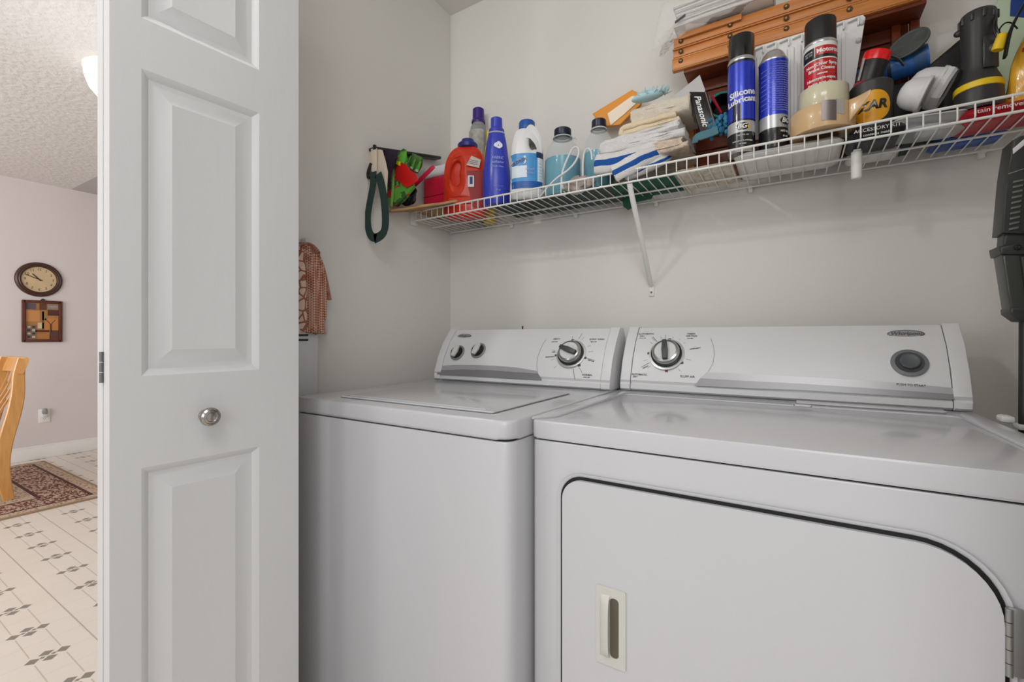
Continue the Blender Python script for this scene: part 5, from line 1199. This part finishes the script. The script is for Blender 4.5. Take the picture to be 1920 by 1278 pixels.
def strip(pts, width, m, name, dx, seed):
    """hanging fold: centre line by pixel on a plane off the left wall, with its own thickness"""
    P = smooth([PX(px, py, XL+dx)-il for px, py in pts], 3); n = len(P); b = MB()
    def f(u, v):
        i = v*(n-1); k_ = int(i); fr_ = i-k_; p = P[k_].lerp(P[min(k_+1, n-1)], fr_)
        w_ = width[0]+(width[1]-width[0])*v; s_ = (u-.5)
        return p+Vector((.008*cos(s_*pi*3+seed)*(0.4+v*.6)+.010*(1-(2*s_)**2), s_*w_, 0))
    b.surf(f, 18, n); o = b.build(name, m, hk, ang=80, solid=.003); return o
strip([(566, 462), (567, 500), (568, 560), (570, 622)], (.05, .075), M_c2, 'cloth_fold', .030, 1)
strip([(576, 460), (583, 480), (589, 530), (592, 600), (590, 624)], (.034, .050), M_c1, 'cloth_fold', .045, 2)
strip([(580, 462), (592, 478), (600, 510), (602, 560), (600, 598)], (.020, .034), M_c1, 'cloth_fold', .030, 3)
strip([(584, 466), (598, 490), (607, 530), (612, 562)], (.014, .030), M_c3, 'cloth_fold', .022, 5)
strip([(596, 560), (602, 590), (605, 626)], (.018, .030), mat('pale_blush_cloth', (206, 178, 166), .95), 'cloth_hem', .020, 6)
strip([(563, 458), (572, 455), (584, 462), (592, 474)], (.03, .035), M_c3, 'cloth_top', .050, 6)
kp = PX(592, 622, XL+.05)-il; MB().ball(tuple(kp), .008, (.8, 1, 1)).build('clip', mat('clip_taupe', (124, 112, 98), .4), hk)
a0 = PX(566, 606, XL+.02); a1 = PX(589, 840, XL+.02); a2 = PX(589, 606, XL+.02)
ib = thing('folded_board', 'narrow white padded board hanging between the washer and the left wall', 'board', ((XL+.025), (a0.y+a2.y)/2-.03, a1.z))
hI = a0.z-a1.z
b = MB(); b.box((0, 0, hI/2), (.030, a2.y-a0.y+.07, hI), .012, 4); b.build('board', M_plastic_w, ib)
for z in (628, 637): 
    q = PX(569, z, XL+.042)-ib.location; MB().box((.0165, q.y, q.z), (.003, .030, .0055), .001).build('black_band', M_black, ib)
hkm = thing('wall_hook', 'small white hook holding the patterned cloth on the left wall', 'hook', PX(574, 455, XL+.012)); MB().box((0, 0, 0), (.022, .018, .026), .004).build('hook_plate', M_plastic_w, hkm)

# ---------------------------------------------------------------- dining room seen past the door
XW = -5.59; ck = PX(73, 524, XW); kc = abs(ck.x/ray(73)[0])/F
cl = thing('wall_clock', 'round brown wall clock with cream dial above the framed picture', 'clock', ck)
CM = frame((0, 0, 0), (0, 1, 0), (0, 0, 1)); rc = .150
MB().lathe([(rc*.98, 0), (rc, .006), (rc*.97, .016), (rc*.90, .022), (rc*.84, .020), (rc*.80, .024), (rc*.745, .020), (rc*.72, .010)], 56, CM).build('rim', mat('clock_brown', (70, 42, 34), .35), cl)
MB().lathe([(rc*.74, .009), (0, .009)], 48, CM).build('dial', mat('clock_cream', (204, 178, 140), .6, var=.08), cl)
b = MB()
for n in range(1, 13):
    q = pi/2-n*pi/6; write(b, str(n), .030, CM @ T(rc*.58*cos(q), rc*.58*sin(q), .0095), None)
b.build('numerals', mat('clock_ink', (70, 54, 44), .6), cl)
def hand(ang, L_, w_, z):
    q = radians(90-ang); MB().prism([(-.2*L_, -w_), (L_*.9, -w_*.8), (L_, 0), (L_*.9, w_*.8), (-.2*L_, w_)], .0012, CM @ T(0, 0, z) @ R(q)).build('clock_hand', mat('hand_dark', (36, 30, 28), .5), cl)
hand(318, rc*.44, .0042, .011); hand(293, rc*.66, .0032, .013)
pc = PX(79, 602, XW); pw = PX(117, 600, XW).y-PX(41, 600, XW).y; ph = 78*kc
pi_ = thing('framed_picture', 'small brown framed patchwork style picture beneath the clock', 'picture', pc)
b = MB()
for c_, s_ in (((-pw/2+.012, 0), (.024, ph)), ((pw/2-.012, 0), (.024, ph)), ((0, ph/2-.012), (pw-.02, .024)), ((0, -ph/2+.012), (pw-.02, .024))): b.box((c_[0], c_[1], .011), (s_[0], s_[1], .022), .004, M=CM)
b.build('frame', mat('frame_brown', (92, 44, 30), .4, var=.3, vscale=20), pi_)
MB().box((0, 0, .004), (pw-.03, ph-.03, .008), M=CM).build('backing', mat('print_tan', (168, 116, 66), .6, var=.15, vscale=12), pi_)
pw2, ph2 = pw-.046, ph-.046
patches = [(-.34, .40, .30, .16, (92, 84, 92)), (.02, .40, .22, .18, (96, 60, 44)), (.32, .41, .34, .14, (140, 128, 120)), (-.28, .14, .40, .30, (196, 138, 84)), (.05, .17, .14, .28, (158, 122, 70)), (.33, .24, .34, .16, (86, 48, 40)), (.28, -.08, .42, .32, (190, 126, 64)), (-.33, -.30, .30, .38, (120, 106, 90)), (-.05, -.12, .18, .16, (206, 184, 150)), (.0, -.27, .42, .06, (92, 40, 30)), (.06, -.42, .36, .14, (176, 116, 60)), (.36, -.37, .28, .24, (92, 60, 50)), (.02, .02, .06, .5, (110, 82, 56))]
for x, y, w_, h2, c_ in patches: MB().box((x*pw2, y*ph2, .0084), (w_*pw2, h2*ph2, .0008), M=CM).build('patch', mat('patch_%d_%d_%d' % c_, c_, .7), pi_)
b = MB()
for sx in (-1, 1): b.tube([CM @ Vector((.25*pw2+sx*.002, -.08*ph2, .0095)), CM @ Vector((.25*pw2+sx*.018, .0, .0095)), CM @ Vector((.25*pw2+sx*.030, .04*ph2, .0095))], .0018, 5)
b.tube([CM @ Vector((.25*pw2, -.30*ph2, .0095)), CM @ Vector((.25*pw2, -.07*ph2, .0095))], .005, 6); b.build('antler_motif', mat('motif_brown', (70, 40, 26), .6), pi_)
for i in range(4):
    for j in range(2): MB().box((-.40*pw2+j*.14*pw2, -.16*ph2-i*.09*ph2, .0092), (.09*pw2, .05*ph2, .0006), M=CM).build('patch', mat('patch_dark', (64, 48, 44), .7) if (i+j) % 2 else mat('patch_pale', (196, 180, 160), .7), pi_)
b = MB(); write(b, 'CABIN', .020, CM @ T(.32*pw2, .41*ph2, .0092), None); b.build('lettering', mat('patch_pale', (196, 180, 160), .7), pi_)
MB().tube([CM @ Vector((-.010, ph/2, .010)), CM @ Vector((0, ph/2+.012, .010)), CM @ Vector((.014, ph/2+.004, .012))], .005, 6).build('hanger', mat('hand_dark', (36, 30, 28)), pi_)
# outlet with plug-in night light
op = PX(83, 779, XW); ot = thing('wall_outlet', 'white wall outlet with a small plug-in night light, low on the wall', 'outlet', op)
MB().box((0, 0, .003), (.074, .118, .006), .002, M=CM).build('cover_plate', M_trim, ot)
b = MB()
for s_ in (-.006, .006): b.box((s_, -.024, .0064), (.002, .007, .001), M=CM)
b.lathe([(.0022, .0062), (0, .0064)], 10, CM @ T(0, -.033, .0003)); b.build('socket_slots', M_dark, ot)
nl = MB().box((0, .010, .014), (.034, .034, .022), .004, M=CM).build('night_light', M_plastic_w, ot)
MB().lathe([(.017, .0), (.019, .02), (.014, .045), (0, .05)], 16, CM @ T(0, .018, .018) @ R(-pi/2, 'X')).build('light_shade', mat('frosted_grey', (176, 176, 174), .2, trans=.5), nl)
tag(MB().box((0, 0, 0), (.0, .0, .0)).build('x', M_trim), 'x', 'x') if False else None
# rug
rg = NT('woven_rug', .95)
def inb(v, a, b_): return rg.ma('MULTIPLY', rg.ma('GREATER_THAN', v, a), rg.ma('LESS_THAN', v, b_))
ex = rg.ma('SUBTRACT', .7625, rg.ma('ABSOLUTE', rg.x)); ey = rg.ma('SUBTRACT', 1.10, rg.ma('ABSOLUTE', rg.y)); ed = rg.ma('MINIMUM', ex, ey)
pn = rg.noise(16, rg.scaled((1.0, 1.6, 1)), 3); pn2 = rg.noise(34, rg.scaled((1, 2.2, 1)), 2); pn3 = rg.noise(7, None, 2)
field = rg.mix(rg.ma('GREATER_THAN', pn, .53), lin((190, 182, 158)), lin((150, 150, 120))); field = rg.mix(rg.ma('LESS_THAN', pn3, .40), field, lin((122, 96, 74)))
bord = rg.mix(rg.ma('GREATER_THAN', pn2, .50), lin((110, 62, 48)), lin((188, 160, 140)))
lite = rg.mix(rg.ma('GREATER_THAN', pn2, .56), lin((196, 174, 152)), lin((156, 122, 100)))
c = rg.mix(rg.ma('LESS_THAN', ed, .40), field, lite); c = rg.mix(rg.ma('LESS_THAN', ed, .30), c, bord); c = rg.mix(inb(ed, .285, .305), c, lin((84, 48, 40))); c = rg.mix(rg.ma('LESS_THAN', ed, .085), c, lite); c = rg.mix(inb(ed, .08, .098), c, lin((84, 48, 40))); c = rg.mix(rg.ma('LESS_THAN', ed, .018), c, lin((160, 132, 104)))
rg.bump(rg.noise(220), .5, .003); M_rug = rg.done(c)
o = MB().box((0, 0, .005), (1.525, 2.20, .010), .003).build('area_rug', M_rug); o.location = (-4.66, .09, 0); tag(o, 'brown and sage patterned rug lying on the dining room floor', 'rug')
# chair
M_oak = mat('honey_oak', (206, 150, 84), .32, var=.18, vscale=7, stretch=(6, 6, 1), coat=.4)
XC = -4.31; ch = thing('dining_chair', 'honey coloured wooden dining chair with curved slat back, cut by the left edge', 'chair', (XC-.22, .60, .0105))
il = ch.location
cpx = [(16, 941), (8, 905), (4, 870), (7, 840), (15, 808), (24, 780), (31, 752), (34, 728), (34, 705), (37, 690), (43, 672)]
V0 = [PX(px, py, XC)-il for px, py in cpx]
for v in V0: v.z = max(v.z, .0)
for xo in (0, -.44):
    V = smooth([v+Vector((xo, 0, 0)) for v in V0], 2); N = len(V)
    sc2 = [1.0+.35*sin(pi*min(1, i/N*1.2)) for i in range(N)]
    MB().sweep(V, [(-.014, -.022), (-.010, -.026), (.010, -.026), (.014, -.022), (.014, .022), (.010, .026), (-.010, .026), (-.014, .022)], up=(0, 1, 0), scale=sc2).build('back_post', M_oak, ch)
tp = V0[-1]; tz = tp.z
b = MB(); NN = 14
path = [Vector((tp.x+.03-(.50)*i/NN, tp.y-.0+.03*sin(pi*i/NN), tz-.045)) for i in range(NN+1)]
b.sweep(path, [(-.011, -.055), (.011, -.055), (.014, 0), (.011, .045), (0, .055), (-.011, .045), (-.014, 0)], up=(0, .3, 1)); b.build('crest_rail', M_oak, ch)
for i in range(4):
    X = tp.x-.07-.10*i; yb0 = V0[4].y
    P = smooth([Vector((X, tp.y+.008, tz-.09)), Vector((X+.005, tp.y-.02, tz-.20)), Vector((X, tp.y-.09, tz-.34)), Vector((X, tp.y-.13, .46))], 2)
    MB().sweep(P, [(-.011, -.005), (.011, -.005), (.011, .005), (-.011, .005)], up=(0, 1, .2)).build('back_slat', M_oak, ch)
MB().box((-.0, -.14-.05+.04, .445), (.46, .44, .032), .012, 4).build('seat', M_oak, ch)
for sx in (-1, 1): MB().lathe([(0, 0), (.015, 0), (.022, .15), (.025, .36), (.02, .43), (0, .43)], 18, T(sx*.20, -.32, 0)).build('leg', M_oak, ch)
for z in (.20, ): MB().tube([(-.20, -.32, z), (.20, -.32, z)], .011, 10).build('stretcher', M_oak, ch)
# ceiling light and ceiling edge in the dining room
lp = PZ(232, 140, CE); fx = thing('ceiling_light', 'white bowl ceiling light partly hidden behind the closet door', 'ceiling light', (lp.x, lp.y, CE))
rl = .155
MB().lathe([(0, 0), (rl*1.02, 0), (rl*1.02, -.012), (rl*.9, -.014)], 40).build('fixture_base', M_trim, fx)
MB().lathe([(rl*.99, -.012), (rl*.97, -.05), (rl*.86, -.10), (rl*.62, -.145), (rl*.3, -.165), (0, -.17)], 40).build('glass_bowl', mat('lit_glass', (255, 250, 244), .3, emit=.12), fx)
gp = PZ(196, 48, CE); lamp('hall_fixture_glow', 'POINT', (gp.x, gp.y, CE-.50), 4.0, .12, (.97, .985, 1))
